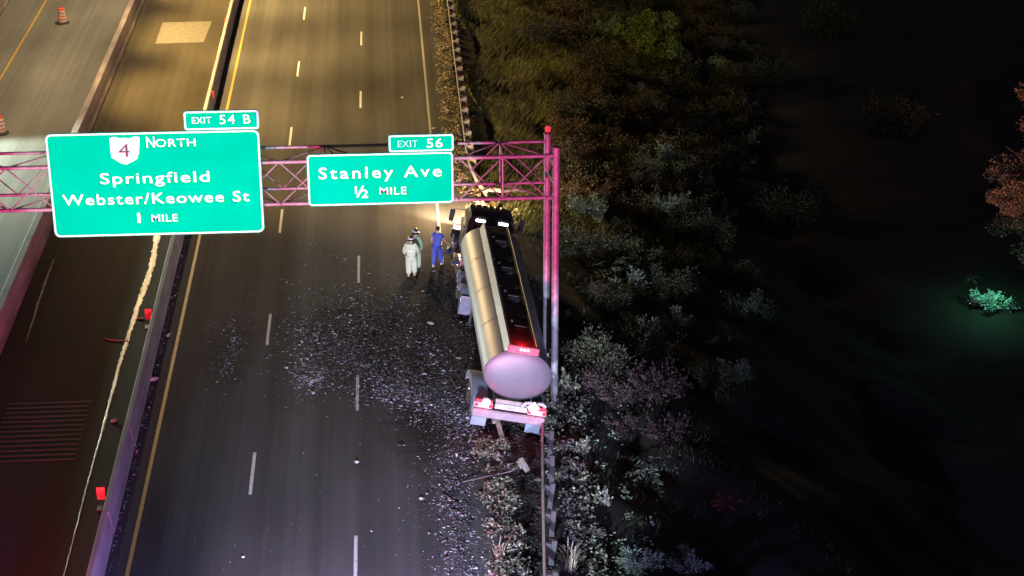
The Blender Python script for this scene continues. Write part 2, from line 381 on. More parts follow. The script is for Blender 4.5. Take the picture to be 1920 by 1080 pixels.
# ---- signs
m_green = mat("sign_green", (.0, .60, .28), (.0, .55, .255), .9, scale=.8, spec=.0)
m_swhite = mat("cyan_sign_white", (.58, .86, .84), (.52, .80, .78), .7, scale=3, spec=.05)  # white sheeting tinted cyan to offset the cast of the red lamps
m_sback = mat("sign_back", (.35, .35, .36), rough=.5, metal=.3)
m_black = mat("sign_black", (.02, .02, .02), rough=.6)
SY = 65.55
def rrect(x0, x1, z0, z1, r, y, n=6):
    out = []
    for cx, cz, a0 in ((x1 - r, z1 - r, 0), (x0 + r, z1 - r, 90), (x0 + r, z0 + r, 180), (x1 - r, z0 + r, 270)):
        out += [(cx + r * math.cos(R(a0 + 90 * i / n)), y, cz + r * math.sin(R(a0 + 90 * i / n))) for i in range(n + 1)]
    return out
def panel(name, root, x0, x1, z0, z1, r=.22, bw=.06):
    """aluminium panel with real thickness, raised white border, green field"""
    b = MB(); b.loft([rrect(x0, x1, z0, z1, r, -.0), rrect(x0, x1, z0, z1, r, .06)]); p = b.build(name, [m_sback], root)
    b = MB(); b.loft([rrect(x0, x1, z0, z1, r, -.003), rrect(x0, x1, z0, z1, r, -.001)]); b.build("green_field", m_green, p)
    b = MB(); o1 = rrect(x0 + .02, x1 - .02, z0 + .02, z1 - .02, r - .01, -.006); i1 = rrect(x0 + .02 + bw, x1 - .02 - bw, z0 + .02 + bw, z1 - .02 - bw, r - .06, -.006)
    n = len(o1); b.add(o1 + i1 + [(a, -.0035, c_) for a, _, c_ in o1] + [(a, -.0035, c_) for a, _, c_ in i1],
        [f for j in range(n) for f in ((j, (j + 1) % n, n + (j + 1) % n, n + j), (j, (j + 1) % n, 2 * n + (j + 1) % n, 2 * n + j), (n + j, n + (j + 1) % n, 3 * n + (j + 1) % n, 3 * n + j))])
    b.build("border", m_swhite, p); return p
def text(s, x0, x1, z0, z1, root, m=None, bold=.0, name="lettering", sp=1.0, y=-.0065):
    """s fitted in a box; the box is that of its own glyph bounds"""
    cu = D.curves.new(name, 'FONT'); cu.body = s; cu.size = 1; cu.offset = bold; cu.space_character = sp; cu.extrude = .0; cu.resolution_u = 3
    o = D.objects.new(name, cu); COL.objects.link(o); bpy.context.view_layer.update()
    me = D.meshes.new_from_object(o.evaluated_get(bpy.context.evaluated_depsgraph_get())); D.objects.remove(o); D.curves.remove(cu)
    v = np.zeros(len(me.vertices) * 3, np.float32); me.vertices.foreach_get("co", v); v = v.reshape(-1, 3)
    a, c_ = v.min(0), v.max(0)
    X = x0 + (v[:, 0] - a[0]) / (c_[0] - a[0]) * (x1 - x0); Z = z0 + (v[:, 1] - a[1]) / (c_[1] - a[1]) * (z1 - z0)
    me.vertices.foreach_set("co", np.stack([X, np.full(len(X), y), Z], 1).astype(np.float32).ravel()); me.update()
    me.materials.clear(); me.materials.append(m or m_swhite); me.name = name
    o = D.objects.new(name, me); COL.objects.link(o); o.parent = root; return o
def tpx(s, px0, py0, px1, py1, root, org, **kw):
    a = aty(px0, py1, SY) - org; c_ = aty(px1, py0, SY) - org
    return text(s, a.x, c_.x, a.z, c_.z, root, **kw)

O1 = Vector((aty(290, 345, SY).x, SY, 6.72))
big = empty("exit_sign_board", O1, label="large green highway sign reading Springfield Webster/Keowee St 1 MILE with route 4 shield", cat="highway sign")
X0 = aty(83, 250, SY).x - O1.x; X1 = aty(486, 243, SY).x - O1.x; zt = aty(290, 247, SY).z - O1.z; zb = aty(290, 441, SY).z - O1.z
panel("panel", big, X0, X1, zb, zt)
xe0 = aty(344, 225, SY).x - O1.x; xe1 = aty(486, 225, SY).x - O1.x
panel("exit_tab", big, xe0, xe1, zt + .01, aty(415, 207, SY).z - O1.z, r=.12, bw=.06)
tpx("Springfield", 189, 320, 392, 352, big, O1, bold=.010, sp=1.12)
tpx("Webster/Keowee St", 118, 357, 467, 386, big, O1, bold=.010, sp=1.12)
tpx("1", 258.5, 399, 262.5, 418, big, O1); tpx("MILE", 285, 401, 333, 416, big, O1, bold=.008, sp=1.1)
tpx("N", 275, 256, 289, 277, big, O1, bold=.008); tpx("ORTH", 292, 259, 366, 276, big, O1, bold=.008, sp=1.1)
tpx("EXIT", 360, 219, 396, 232, big, O1, bold=.01, sp=1.1); tpx("54 B", 412, 214, 469, 233, big, O1, bold=.010, sp=1.2)
# route shield
def P_(px, py, y): p = aty(px, py, SY) - O1; return (p.x, y, p.z)
sh = [(205, 259), (214, 256), (224, 259), (233, 258), (243, 259), (252, 255), (262, 257), (261, 276), (260, 288), (257, 298), (247, 304), (237, 308), (229, 307), (220, 302), (209, 295), (207, 280)]
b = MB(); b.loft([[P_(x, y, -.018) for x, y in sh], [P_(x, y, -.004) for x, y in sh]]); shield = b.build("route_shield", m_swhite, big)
tpx("4", 223, 269, 242, 294, shield, O1, m=m_black, bold=-.0, name="route_number", y=-.0195)
def mounts(root, org, xs_, zz=0):
    for x in xs_:
        b = MB(); b.box((x, .13, (TZ0 + TZ1) / 2 - org.z), (.09, .12, TZ1 - TZ0 - .1)); b.box((x, .27, TZ0 + .09 - org.z), (.12, .2, .08)); b.box((x, .27, TZ1 - org.z), (.12, .2, .1)); b.build("mounting_bracket", m_galv, root)
mounts(big, O1, (-3.3, -1.1, 1.1, 3.3))
O2 = Vector((aty(711, 335, SY).x, SY, 7.75))
sml = empty("exit_sign_board", O2, label="smaller green highway sign reading Stanley Ave 1/2 MILE under an EXIT 56 tab", cat="highway sign")
X0 = aty(574, 289, SY).x - O2.x; X1 = aty(850, 286, SY).x - O2.x; zt = aty(711, 287, SY).z - O2.z; zb = aty(711, 384, SY).z - O2.z
panel("panel", sml, X0, X1, zb, zt, r=.16, bw=.055)
panel("exit_tab", sml, aty(728, 265, SY).x - O2.x, aty(851, 265, SY).x - O2.x, zt + .01, aty(790, 252, SY).z - O2.z, r=.1, bw=.055)
tpx("Stanley Ave", 598, 309, 828, 343, sml, O2, bold=.010, sp=1.25)
tpx("1", 666, 349, 669, 364, sml, O2); tpx("/", 668, 348, 683, 370, sml, O2); tpx("2", 678, 355, 690, 371, sml, O2, bold=.02)
tpx("MILE", 712, 350, 762, 365, sml, O2, bold=.008, sp=1.1)
m_dim = mat("dim_sign_letter", (.20, .72, .62), rough=.5)  # dimmer tone for the EXIT letters of the small tab
tpx("EXIT", 746, 263, 783, 276, sml, O2, m=m_dim, bold=.0, sp=1.1); tpx("56", 800, 259, 830, 277, sml, O2, bold=.010, sp=1.1)
mounts(sml, O2, (-2.1, 0, 2.1))

# ================================================================== TANKER TRUCK
m_tank = mat("brushed_aluminium", (.27, .265, .25), (.21, .205, .20), .48, .55, scale=1.5, stretch=(1, .15, 1), bump=.1, bscale=20)
m_tend = mat("tank_head_paint", (.095, .09, .10), (.085, .08, .09), .5, .1, scale=2)
m_blackp = mat("black_paint", (.018, .018, .02), rough=.35)
m_dark = mat("dark_chassis", (.03, .028, .028), rough=.6)
m_rub = mat("tyre_rubber", (.025, .025, .025), rough=.85, bump=.3)
m_fend = mat("pale_fender", (.17, .21, .25), (.13, .165, .20), .45, .1, scale=4)
m_wht = mat("white_steel", (.30, .30, .30), (.23, .23, .23), .5, scale=4)
m_red = mat("red_lamp_lens", (.6, .02, .03), rough=.25, emit=(1, .03, .05), estr=2.6)
m_redd = mat("dim_red_lens", (.5, .02, .03), rough=.3, emit=(1, .03, .06), estr=.8)
m_lit = mat("lit_white_lens", (.9, .9, .9), emit=(1, .97, 1), estr=6)
m_ambl = mat("lit_amber_lens", (.8, .4, .1), emit=(1, .55, .18), estr=3.5)
m_chr = mat("chrome", (.6, .6, .6), rough=.18, metal=1)
m_deck = mat("shaded_walkway", (.05, .045, .04), (.025, .022, .02), .8, scale=3)  # dark recess tone: the left rail's shadow is put into the colour

TO = Vector((4.0, 62.6, -.17)); TROLL, TYAW = 12.0, 1.25
trl = empty("tank_trailer", TO, (0, R(TROLL), R(TYAW)), "polished aluminium tank trailer leaning into the ditch with red tail lights on", "tank trailer")
TA, TB, TZC, TL = 1.26, .96, 2.5, 12.3
def ell(a, b_, y, zc=TZC, n=48, x0=0): return [(x0 + a * math.cos(2 * math.pi * i / n), y, zc + b_ * math.sin(2 * math.pi * i / n)) for i in range(n)]
b = MB(); b.loft([ell(TA, TB, y) for y in (.06, .5, 3, 6, 9, TL - .5, TL)], caps=False); shell = b.build("tank_shell", m_tank, trl, smooth=True)
b = MB(); b.loft([ell(TA * s, TB * s, y) for s, y in ((.02, -.13), (.35, -.12), (.7, -.075), (.9, -.01), (.985, .05), (1.0, .07))]); b.build("rear_head", m_tend, trl, smooth=True)
b = MB(); b.loft([ell(TA * s, TB * s, y) for s, y in ((1.0, TL), (.96, TL + .06), (.7, TL + .15), (.02, TL + .2))]); b.build("front_head", m_tend, trl, smooth=True)
b = MB(); b.loft([ell(TA + .018, TB + .018, y) for y in (.02, .035, .095, .11)], caps=False); b.build("rear_rim", m_tank, trl, smooth=True)
for y in (3.1, 6.2, 9.3):
    b = MB(); b.loft([ell(TA + .006, TB + .006, y - .03), ell(TA + .012, TB + .012, y - .01), ell(TA + .012, TB + .012, y + .01), ell(TA + .006, TB + .006, y + .03)], caps=False); b.build("weld_band", m_tank, shell, smooth=True)
def topz(x, a=TA, bb=TB): return TZC + bb * math.sqrt(max(0, 1 - (x / a) ** 2))
RX, RH = .47, .24
for s in (-1, 1):   # spill dams along the crown
    zb_ = topz(RX) - .03; zt_ = zb_ + RH + .03
    b = MB(); xo = s * RX
    pr = lambda y: [(xo - s * .02, y, zb_ + .02), (xo + s * .19, y, topz(RX + .19) - .02), (xo + s * .06, y, zt_), (xo - s * .02, y, zt_)]
    b.loft([pr(.12), pr(TL * .5), pr(TL - .15)]); b.build("overturn_rail", m_tank if s < 0 else m_deck, trl)  # right rail takes the dark tone, its shade put into the colour
    if s > 0:
        b = MB(); b.tube([(xo + .02, .15, zt_ + .015), (xo + .02, TL - .2, zt_ + .015)], .022, 6); b.build("rail_lip", m_tank, trl)
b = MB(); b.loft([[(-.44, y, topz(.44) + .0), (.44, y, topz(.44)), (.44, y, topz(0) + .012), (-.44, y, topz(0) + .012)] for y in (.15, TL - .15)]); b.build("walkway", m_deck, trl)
for y in (1.9, 4.7, 7.5, 10.3):
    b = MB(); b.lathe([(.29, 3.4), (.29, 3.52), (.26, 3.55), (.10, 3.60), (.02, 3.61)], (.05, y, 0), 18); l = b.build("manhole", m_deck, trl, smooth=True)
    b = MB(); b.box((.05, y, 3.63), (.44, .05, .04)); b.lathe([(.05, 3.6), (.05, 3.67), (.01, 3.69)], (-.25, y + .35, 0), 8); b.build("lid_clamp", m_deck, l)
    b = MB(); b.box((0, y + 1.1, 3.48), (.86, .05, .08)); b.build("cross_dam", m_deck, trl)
# lamp box on the crown
b = MB(); b.box((0, .02, 3.53), (1.14, .16, .30), bev=.03); lb = b.build("lamp_box", mat("lamp_box_paint", (.26, .07, .09), rough=.5), trl)
for x in (-.13, 0, .13):
    b = MB(); b.lathe([(.045, -.09), (.045, -.075), (.02, -.065)][::-1], (x + .02, .0, 3.57), 10, 'y'); b.build("marker_lamp", mat("hot_marker", (.9, .3, .3), emit=(1, .55, .55), estr=5), lb)
l = lamp("crown_lamp_glow", 'POINT', (0, .62, 3.72), (1, .01, .01), 30, radius=.05); l.parent = trl
l = lamp("lamp_box_glow", 'POINT', (.02, -.35, 3.72), (1, .08, .16), 12, radius=.04); l.parent = trl
# frame, bumper, tail
b = MB()
for s in (-.48, .48): b.box((s, 3.2, 1.22), (.12, 6.2, .22))
for y in (.4, 2.2, 4.2, 6.0): b.box((0, y, 1.22), (.96, .1, .18))
b.build("chassis_rail", m_dark, trl)
b = MB(); b.box((0, -.02, .83), (2.72, .16, .34), bev=.04); bump = b.build("rear_bumper", mat("pink_white_bumper", (.20, .17, .18), (.15, .13, .14), .5, scale=3), trl)
for s in (-.9, .9):
    b = MB(); b.box((s, .08, 1.0), (.1, .12, .3)); b.build("bumper_bracket", m_wht, trl)
b = MB(); b.box((.02, -.06, 1.20), (1.20, .06, .22), bev=.015); plate = b.build("rear_plate", m_wht, trl)
b = MB(); b.box((.02, -.095, 1.19), (.24, .01, .06), bev=.004); b.build("plate_badge", mat("grey_badge", (.25, .25, .27)), plate)
b = MB(); b.box((.0, .02, 1.39), (1.16, .12, .15)); b.build("rear_sill", mat("olive_sill", (.22, .21, .17)), trl)
for s in (-1, 1):
    b = MB(); b.box((s * 1.0, -.03, 1.15), (.70, .12, .22), bev=.03); lbx = b.build("tail_light_box", mat("light_box_steel", (.5, .36, .38), rough=.5), trl)
    for dx in (-.27, .27):
        b = MB(); b.lathe([(.01, -.135), (.06, -.13), (.075, -.1), (.075, -.08)], (s * 1.0 + dx, 0, 1.16), 12, 'y'); b.build("tail_light", m_red, lbx, smooth=True)
    b = MB(); b.box((s * 1.0, -.02, 1.33), (.62, .16, .13)); b.build("red_step", mat("red_step_paint", (.35, .02, .03)), lbx)
b = MB(); b.lathe([(.17, -.14), (.17, -.02), (.12, .03)], (-.93, 0, 1.31), 14, 'y'); b.build("hose_cap", m_wht, trl, smooth=True)
b = MB(); b.tube([(.42, -.12, 1.27), (.40, -.13, 1.40), (.48, -.12, 1.50), (.66, -.10, 1.54), (.86, -.06, 1.52), (1.0, -.02, 1.45)], .062, 10); b.build("vapour_hose", m_wht, trl, smooth=True)
b = MB(); b.box((.80, -.22, 1.42), (.34, .015, .34), rot=(0, R(45), 0), bev=.004); pl = b.build("placard", mat("placard_white", (.78, .76, .76), rough=.5), trl)
b = MB(); b.tube([(.95, -.05, 1.5), (1.12, -.06, 1.53), (1.26, -.05, 1.44)], .07, 8); b.build("vapour_elbow", m_wht, trl, smooth=True)
for s in (-1, 1):
    l = lamp("tail_glow", 'POINT', (s * 1.0, -.42, 1.26), (1, .03, .07), 20, radius=.05); l.parent = trl
    # fenders over the tandem, mud flaps
    rg = []
    for x in (s * .78, s * 1.33):
        rg.append([(x, 1.75 + 1.45 * math.cos(a) * (1 if abs(math.cos(a)) < .8 else .98), .72 + .62 * math.sin(a)) for a in np.linspace(-.15, math.pi + .15, 18)])
    rg2 = [[(x, y, z + .02) for x, y, z in r_] for r_ in rg]
    b = MB(); b.loft([rg[0], rg[1], rg2[1], rg2[0]], close=False, caps=False); b.build("fender", m_fend, trl, smooth=True)
    b = MB(); pts = [(s * 1.33, 1.75 + 1.46 * math.cos(a), .72 + .63 * math.sin(a)) for a in np.linspace(0, math.pi, 16)]
    inn = [(s * 1.33, 1.75 + 1.30 * math.cos(a), .60 + .50 * math.sin(a)) for a in np.linspace(0, math.pi, 16)]
    b.loft([pts, inn, [(x + s * .015, y, z) for x, y, z in inn], [(x + s * .015, y, z) for x, y, z in pts]], close=False, caps=False); b.build("fender_skirt", m_fend, trl, smooth=True)
    b = MB(); b.box((s * 1.02, .16, .50), (.56, .03, .58), bev=.01); b.build("mud_flap", m_fend, trl)
wheel0 = None
def wheel(x, y, root, rr=.5):
    global wheel0
    if wheel0 is None:
        b = MB(); b.lathe([(.28, -.12), (.46, -.12), (.5, -.09), (.5, .09), (.46, .12), (.28, .12)], n=24, axis='x'); w = b.build("wheel", m_rub, root, smooth=True)
        b = MB(); b.lathe([(.06, .14), (.1, .12), (.12, .02), (.26, .04), (.29, .11), (.29, -.11), (.05, -.1)], n=20, axis='x'); b.build("rim", m_chr, w, smooth=True); wheel0 = w
    else: w = copy_tree(wheel0); w.parent = root
    w.location = (x, y, rr); w.rotation_euler = (0, 0, math.pi if x < 0 else 0); return w
for y in (1.1, 2.42):
    for x in (-1.12, -.82, .82, 1.12): wheel(x, y, trl)
for s in (-.7, .7):
    b = MB(); b.tube([(s, 9.0, 1.2), (s, 9.0, .35)], .06, 8); b.box((s, 9.0, .33), (.26, .26, .04)); b.build("landing_leg", m_dark, trl)
for s in ():
    b = MB(); b.box((s * 1.0, 4.9, 1.1), (.5, 1.1, .5), bev=.03); b.build("valve_cabinet", m_wht, trl)
    b = MB(); b.tube([(s * 1.16, 3.4, 1.38), (s * 1.16, 9.6, 1.38)], .10, 10); b.build("hose_tube", m_wht, trl, smooth=True)

# ---- tractor
AO = Vector((0, 0, 0)); rotm = Euler((0, R(TROLL), R(TYAW))).to_matrix()
trac = empty("tractor_unit", TO + rotm @ Vector((.24, 10.2, 0)), (0, R(TROLL - .5), R(TYAW)), "black day-cab tractor coupled to the leaning tank with two lit white cab lamps", "truck tractor")
b = MB()
for s in (-.45, .45): b.box((s, 3.8, .95), (.1, 8.4, .26))
for y in (.1, 2, 4, 6, 7.8): b.box((0, y, .95), (.9, .12, .2))
b.build("chassis_rail", m_dark, trac)
for y in (.75, 2.1):
    for x in (-1.12, -.82, .82, 1.12): wheel(x, y, trac)
for x in (-1.05, 1.05): wheel(x, 7.1, trac)
for s in (-1, 1):
    for k, (y0, y1) in enumerate(((-.02, 1.42), (1.44, 2.85))):
        yc = (y0 + y1) / 2
        ang = np.linspace(.1, math.pi - .1, 12)
        r1 = [(s * .80, yc + .72 * math.cos(a), .58 + .60 * math.sin(a)) for a in ang]; r2 = [(s * 1.30, y, z) for _, y, z in r1]
        b = MB(); b.loft([r1, r2, [(x, y, z + .02) for x, y, z in r2], [(x, y, z + .02) for x, y, z in r1]], close=False, caps=False); b.build("fender", m_fend, trac, smooth=True)
    b = MB(); b.box((s * 1.06, -.06, .62), (.56, .03, .80), bev=.01); fl = b.build("mud_flap", m_fend, trac)
    b = MB(); b.box((s * 1.06, -.085, 1.02), (.56, .03, .08)); b.build("flap_hanger", m_wht, fl)
    b = MB(); b.lathe([(.02, 3.15), (.30, 3.16), (.32, 3.2), (.32, 4.65), (.30, 4.69), (.02, 4.7)], (s * 1.0, 0, .72), 18, 'y'); ft = b.build("fuel_tank", m_chr, trac, smooth=True)
    for y in (3.5, 4.3):
        b = MB(); b.lathe([(.325, y - .03), (.335, y), (.325, y + .03)], (s * 1.0, 0, .72), 18, 'y'); b.build("strap", m_dark, ft)
    b = MB(); [b.box((s * 1.12, 5.1, z), (.36, .55, .04)) for z in (.4, .75)]; b.box((s * .98, 5.1, .58), (.04, .55, .42)); b.build("cab_step", m_wht, trac)
# deck plate and ladder behind the cab
b = MB(); b.box((-.62, 3.25, 1.16), (.75, .8, .04)); b.build("deck_plate", m_wht, trac)
b = MB()
for x in (-1.2, -.82): b.tube([(x, 2.95, .4), (x, 2.95, 1.5)], .02, 6)
for z in (.55, .8, 1.05, 1.3): b.tube([(-1.2, 2.95, z), (-.82, 2.95, z)], .018, 6)
b.build("ladder", m_wht, trac)
b = MB(); b.box((-.98, 3.0, 1.25), (.5, .05, .35), bev=.01); b.build("rack_panel", mat("rust_panel", (.22, .09, .07), rough=.7), trac)
# cab
CY0, CY1 = 4.55, 6.25
b = MB()
pr = [(-1.02, CY0, 1.0), (-1.02, CY0, 2.72), (-.92, CY0 + .04, 2.92), (-.6, CY0 + .06, 3.0), (.6, CY0 + .06, 3.0), (.92, CY0 + .04, 2.92), (1.02, CY0, 2.72), (1.02, CY0, 1.0)]
def cs(y, zt_, zb_=.95, w=1.02): return [(-w, y, zb_), (-w, y, zt_ - .28), (-w + .1, y, zt_ - .08), (-w + .4, y, zt_), (w - .4, y, zt_), (w - .1, y, zt_ - .08), (w, y, zt_ - .28), (w, y, zb_)]
b.loft([cs(CY0, 2.94), cs(CY0 + .08, 3.0), cs(CY0 + 1.25, 3.0), cs(CY1 - .3, 2.94), cs(CY1, 2.3), cs(CY1 + .12, 1.9)]); cab = b.build("cab", m_blackp, trac, smooth=True)
b = MB(); b.box((0, CY0 - .012, 2.25), (1.5, .02, .5), bev=.005); b.build("rear_window", mat("dark_glass", (.01, .012, .015), rough=.08), cab)
for x in (-.50, .50):
    b = MB(); b.box((x, CY0 - .05, 2.74), (.42, .05, .10), bev=.02); wl = b.build("work_light", m_lit, cab)
for x in (-.55, -.28, 0, .28, .55):
    b = MB(); b.lathe([(.03, 3.0), (.035, 3.03), (.01, 3.045)], (x - .1, CY1 - .5, -.01), 8); b.build("roof_marker", m_ambl, cab)
for s in (-1, 1):
    b = MB(); b.box((s * 1.028, 5.55, 2.3), (.015, .8, .55), bev=.004); b.build("side_window", MATS["dark_glass"], cab)
    b = MB(); b.box((s * 1.03, 5.5, 1.55), (.02, 1.05, 1.0), bev=.006); d = b.build("door", m_blackp, cab)
    b = MB(); b.box((s * 1.055, 5.1, 1.8), (.03, .16, .03)); b.build("handle", m_chr, d)
    b = MB(); b.tube([(s * 1.0, 6.0, 2.6), (s * 1.5, 6.15, 2.5), (s * 1.52, 6.15, 1.85), (s * 1.0, 6.0, 1.8)], .018, 6); ma = b.build("mirror_arm", m_dark, cab)
    b = MB(); b.box((s * 1.56, 6.15, 2.2), (.22, .1, .55), bev=.03); b.build("mirror", m_blackp, ma)
b = MB(); b.loft([[(-.78, y, .9), (-.82, y, z - .15), (-.6, y, z), (.6, y, z), (.82, y, z - .15), (.78, y, .9)] for y, z in ((CY1 + .05, 1.95), (CY1 + 1.2, 1.85), (CY1 + 2.0, 1.6), (CY1 + 2.1, 1.3))]); b.build("hood", m_blackp, trac, smooth=True)
b = MB(); b.box((0, CY1 + 2.14, 1.15), (.9, .05, .75), bev=.02); b.build("grille", m_chr, trac)
b = MB(); b.box((0, CY1 + 2.25, .5), (2.3, .22, .36), bev=.05); b.build("front_bumper", m_chr, trac)
for s in (-1, 1):
    rg = [[(x, 7.1 + .62 * math.cos(a), .55 + .6 * math.sin(a)) for a in np.linspace(0, math.pi, 12)] for x in (s * .8, s * 1.2)]
    b = MB(); b.loft([rg[0], rg[1], [(x, y, z + .03) for x, y, z in rg[1]], [(x, y, z + .03) for x, y, z in rg[0]]], close=False, caps=False); b.build("front_fender", m_blackp, trac, smooth=True)
    b = MB(); b.box((s * .98, CY1 + 1.75, .95), (.3, .1, .2), bev=.03); b.build("headlight", m_lit, trac)
for s in ():
    b = MB(); b.tube([(s * .95, CY0 - .25, .8), (s * .95, CY0 - .25, 2.85), (s * .97, CY0 - .35, 3.0)], .07, 10); b.build("exhaust_stack", m_dark, trac, smooth=True)

# ================================================================== GUARDRAIL
m_rail = mat("rail_steel", (.46, .43, .38), (.34, .31, .27), .5, .35, scale=4)
m_wood = mat("post_timber", (.40, .34, .26), (.26, .21, .15), .85, scale=9, stretch=(1, 1, .3))
def wprof(h): return [(.0, h), (-.03, h - .01), (-.085, h - .05), (-.085, h - .09), (-.02, h - .135), (-.02, h - .175), (-.085, h - .22), (-.085, h - .26), (-.03, h - .3), (0, h - .31), (.008, h - .3), (-.02, h - .26), (-.02, h - .22), (.03, h - .175), (.03, h - .135), (-.02, h - .09), (-.02, h - .05), (.01, h - .008)]
def rail(root, pts, name="beam"):
    b = MB(); rings = []; P0 = [Vector(p) for p in pts]
    for i, p in enumerate(P0):
        d = (P0[min(i + 1, len(P0) - 1)] - P0[max(i - 1, 0)]); d.z = 0; d.normalize(); n = Vector((d.y, -d.x, 0))
        rings.append([p + n * x + Vector((0, 0, h)) for x, h in wprof(0)])
    b.loft(rings); return b.build(name, m_rail, root, smooth=True)
postm = {}
def gpost(root, p, tilt=0, key="a", m_wood=m_wood):
    """timber post with its blockout; p is the rail-top point, post stands right of the rail"""
    if key not in postm:
        b = MB(); b.box((.30, 0, -.5), (.17, .17, 1.25), bev=.012); a = b.build("post", m_wood, root)
        b = MB(); b.box((.115, 0, -.16), (.19, .15, .36), bev=.01); c_ = b.build("blockout", m_wood, a); postm[key] = a
    else: a = copy_tree(postm[key]); a.parent = root
    a.location = p; a.rotation_euler = (0, R(tilt), random.uniform(-.05, .05)); return a
far = empty("guardrail", (0, 0, 0), label="long roadside guardrail on timber posts running up the frame beyond the truck", cat="guardrail")
fp = [(4.34, 150, .60), (4.22, 126, .61), (4.12, 110, .61), (4.06, 98, .61), (4.03, 93, .60), (4.10, 90.5, .52), (4.35, 88.6, .42), (4.75, 87.2, .22)]
rail(far, fp)
def lerpr(pts, y):
    for a, c_ in zip(pts, pts[1:]):
        if min(a[1], c_[1]) <= y <= max(a[1], c_[1]):
            t = (y - a[1]) / (c_[1] - a[1]); return Vector(a).lerp(Vector(c_), t)
y = 91.0
while y < 140:
    gpost(far, lerpr(fp, y), tilt=random.uniform(-2, 3)); y += 1.905
near = empty("guardrail", (0, 0, 0), label="dark guardrail length near the bottom edge leading up to the trailer's right tail lights", cat="guardrail")
npts = [(3.75, 40, .47), (4.3, 47.5, .48), (4.66, 52.1, .45), (5.02, 57, .45), (5.36, 61.4, .46), (5.62, 64.0, .30)]
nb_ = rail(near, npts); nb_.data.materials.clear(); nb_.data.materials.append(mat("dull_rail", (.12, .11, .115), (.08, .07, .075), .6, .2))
y = 46.3
while y < 62.5:
    gpost(near, lerpr(npts, y), tilt=4 + random.uniform(-3, 5), key="b", m_wood=mat("darker_post", (.035, .03, .03), rough=.9)); y += 1.905  # near posts in a much darker tone than the far ones
# broken pieces
def bpost(p, q, label):
    o = empty("broken_post", p, label=label, cat="broken post"); d = Vector(q) - Vector(p)
    M = d.to_track_quat('Z', 'X').to_matrix()
    b = MB(); b.box(M @ Vector((0, 0, d.length / 2)), (.16, .16, d.length), rot=M, bev=.012); m_wood = mat("darker_timber", (.17, .15, .12), (.10, .08, .06), .9); t = b.build("timber", m_wood, o)  # broken posts in a darker tone than the standing far posts
    b = MB(); b.box(M @ Vector((.0, -.13, d.length - .2)), (.13, .12, .3), rot=M, bev=.01); b.build("blockout", m_wood, o); return o
p = atz(945, 834, -.1); q = atz(932, 792, .55); bpost(p, (q.x, p.y + 1.3, .45), "snapped pale guardrail post leaning out from under the trailer bumper")
p = atz(990, 884, -.1); q = atz(975, 862, .2); bpost(p, (q.x, q.y, .25), "short snapped post stub in the dark rut below the trailer")
bb_ = empty("torn_rail", (0, 0, 0), label="thin torn strip of guardrail lying across the shoulder below the trailer", cat="guardrail scrap")
a, c_, e = atz(866, 904, .06), atz(915, 893, .18), atz(958, 884, .2)
b = MB(); b.tube([a, c_, e, e + Vector((.25, .2, .05))], .02, 6); b.build("strip", MATS["dull_rail"], bb_)
# mangled end of the far rail in front of the tractor
def scrap(name, pts, w, label, cat, m=None):
    b = MB(); P0 = [Vector(p) for p in pts]; rings = []
    for i, p in enumerate(P0):
        d = (P0[min(i + 1, len(P0) - 1)] - P0[max(i - 1, 0)]).normalized(); n = d.cross(Vector((random.uniform(-.3, .3), random.uniform(-.3, .3), 1))).normalized(); u = n.cross(d)
        rings.append([p + n * w / 2, p + n * w * .2 + u * .06, p - n * w * .2 - u * .03, p - n * w / 2 + u * .04, p - n * w / 2 + u * .03, p - n * w * .2 - u * .045, p + n * w * .2 + u * .045, p + n * w / 2 - u * .015])
    b.loft(rings); return tag(b.build(name, m or m_rail), label, cat)
scrap("crumpled_rail", [(4.6, 88.0, .1), (4.9, 87.0, .35), (5.5, 86.4, .5), (6.2, 86.9, .35), (6.7, 87.6, .0)], .34, "crumpled pale rail end looped in front of the truck's hood", "guardrail scrap")
scrap("crumpled_rail", [(4.2, 86.4, .05), (4.35, 85.4, .4), (4.5, 84.4, .25), (4.9, 83.9, .1)], .32, "crumpled rail strip standing left of the truck's hood", "guardrail scrap")

# ================================================================== BARRIER MARKERS, BARRELS
m_org = mat("orange_panel", (.85, .09, .035), (.75, .07, .03), .5)
m_orgb = mat("orange_barrel", (.80, .11, .03), (.66, .08, .03), .5, scale=3)
m_wband = mat("white_band", (.80, .76, .70), rough=.4)
lbl = ["orange-red marker panel on the median barrier, nearest the bottom of the frame", "orange-red marker panel left of the median barrier just below the large sign",
       "orange-red marker panel on the median barrier just above the exit tab", "small orange-red marker panel on the median barrier at the top of the frame"]
for (px, py), L_ in zip(((189, 925), (278, 589), (397, 178), (425, 42)), lbl):
    yy = atz(px, py, .6).y
    p = Vector((-9.98, yy, .24)); q = aty(px, py, yy)
    o = empty("marker_panel", (q.x, yy, 0), label=L_, cat="reflector panel", group="marker panels along the median barrier")
    b = MB(); b.box((0, 0, q.z), (.27, .05, .46), bev=.015); pn = b.build("panel", m_org, o)
    b = MB(); b.tube([(0, .03, -.0), (0, .04, q.z)], .02, 6); b.box((0, 0, .02), (.34, .34, .05), bev=.01); b.build("stand", m_dark, o)
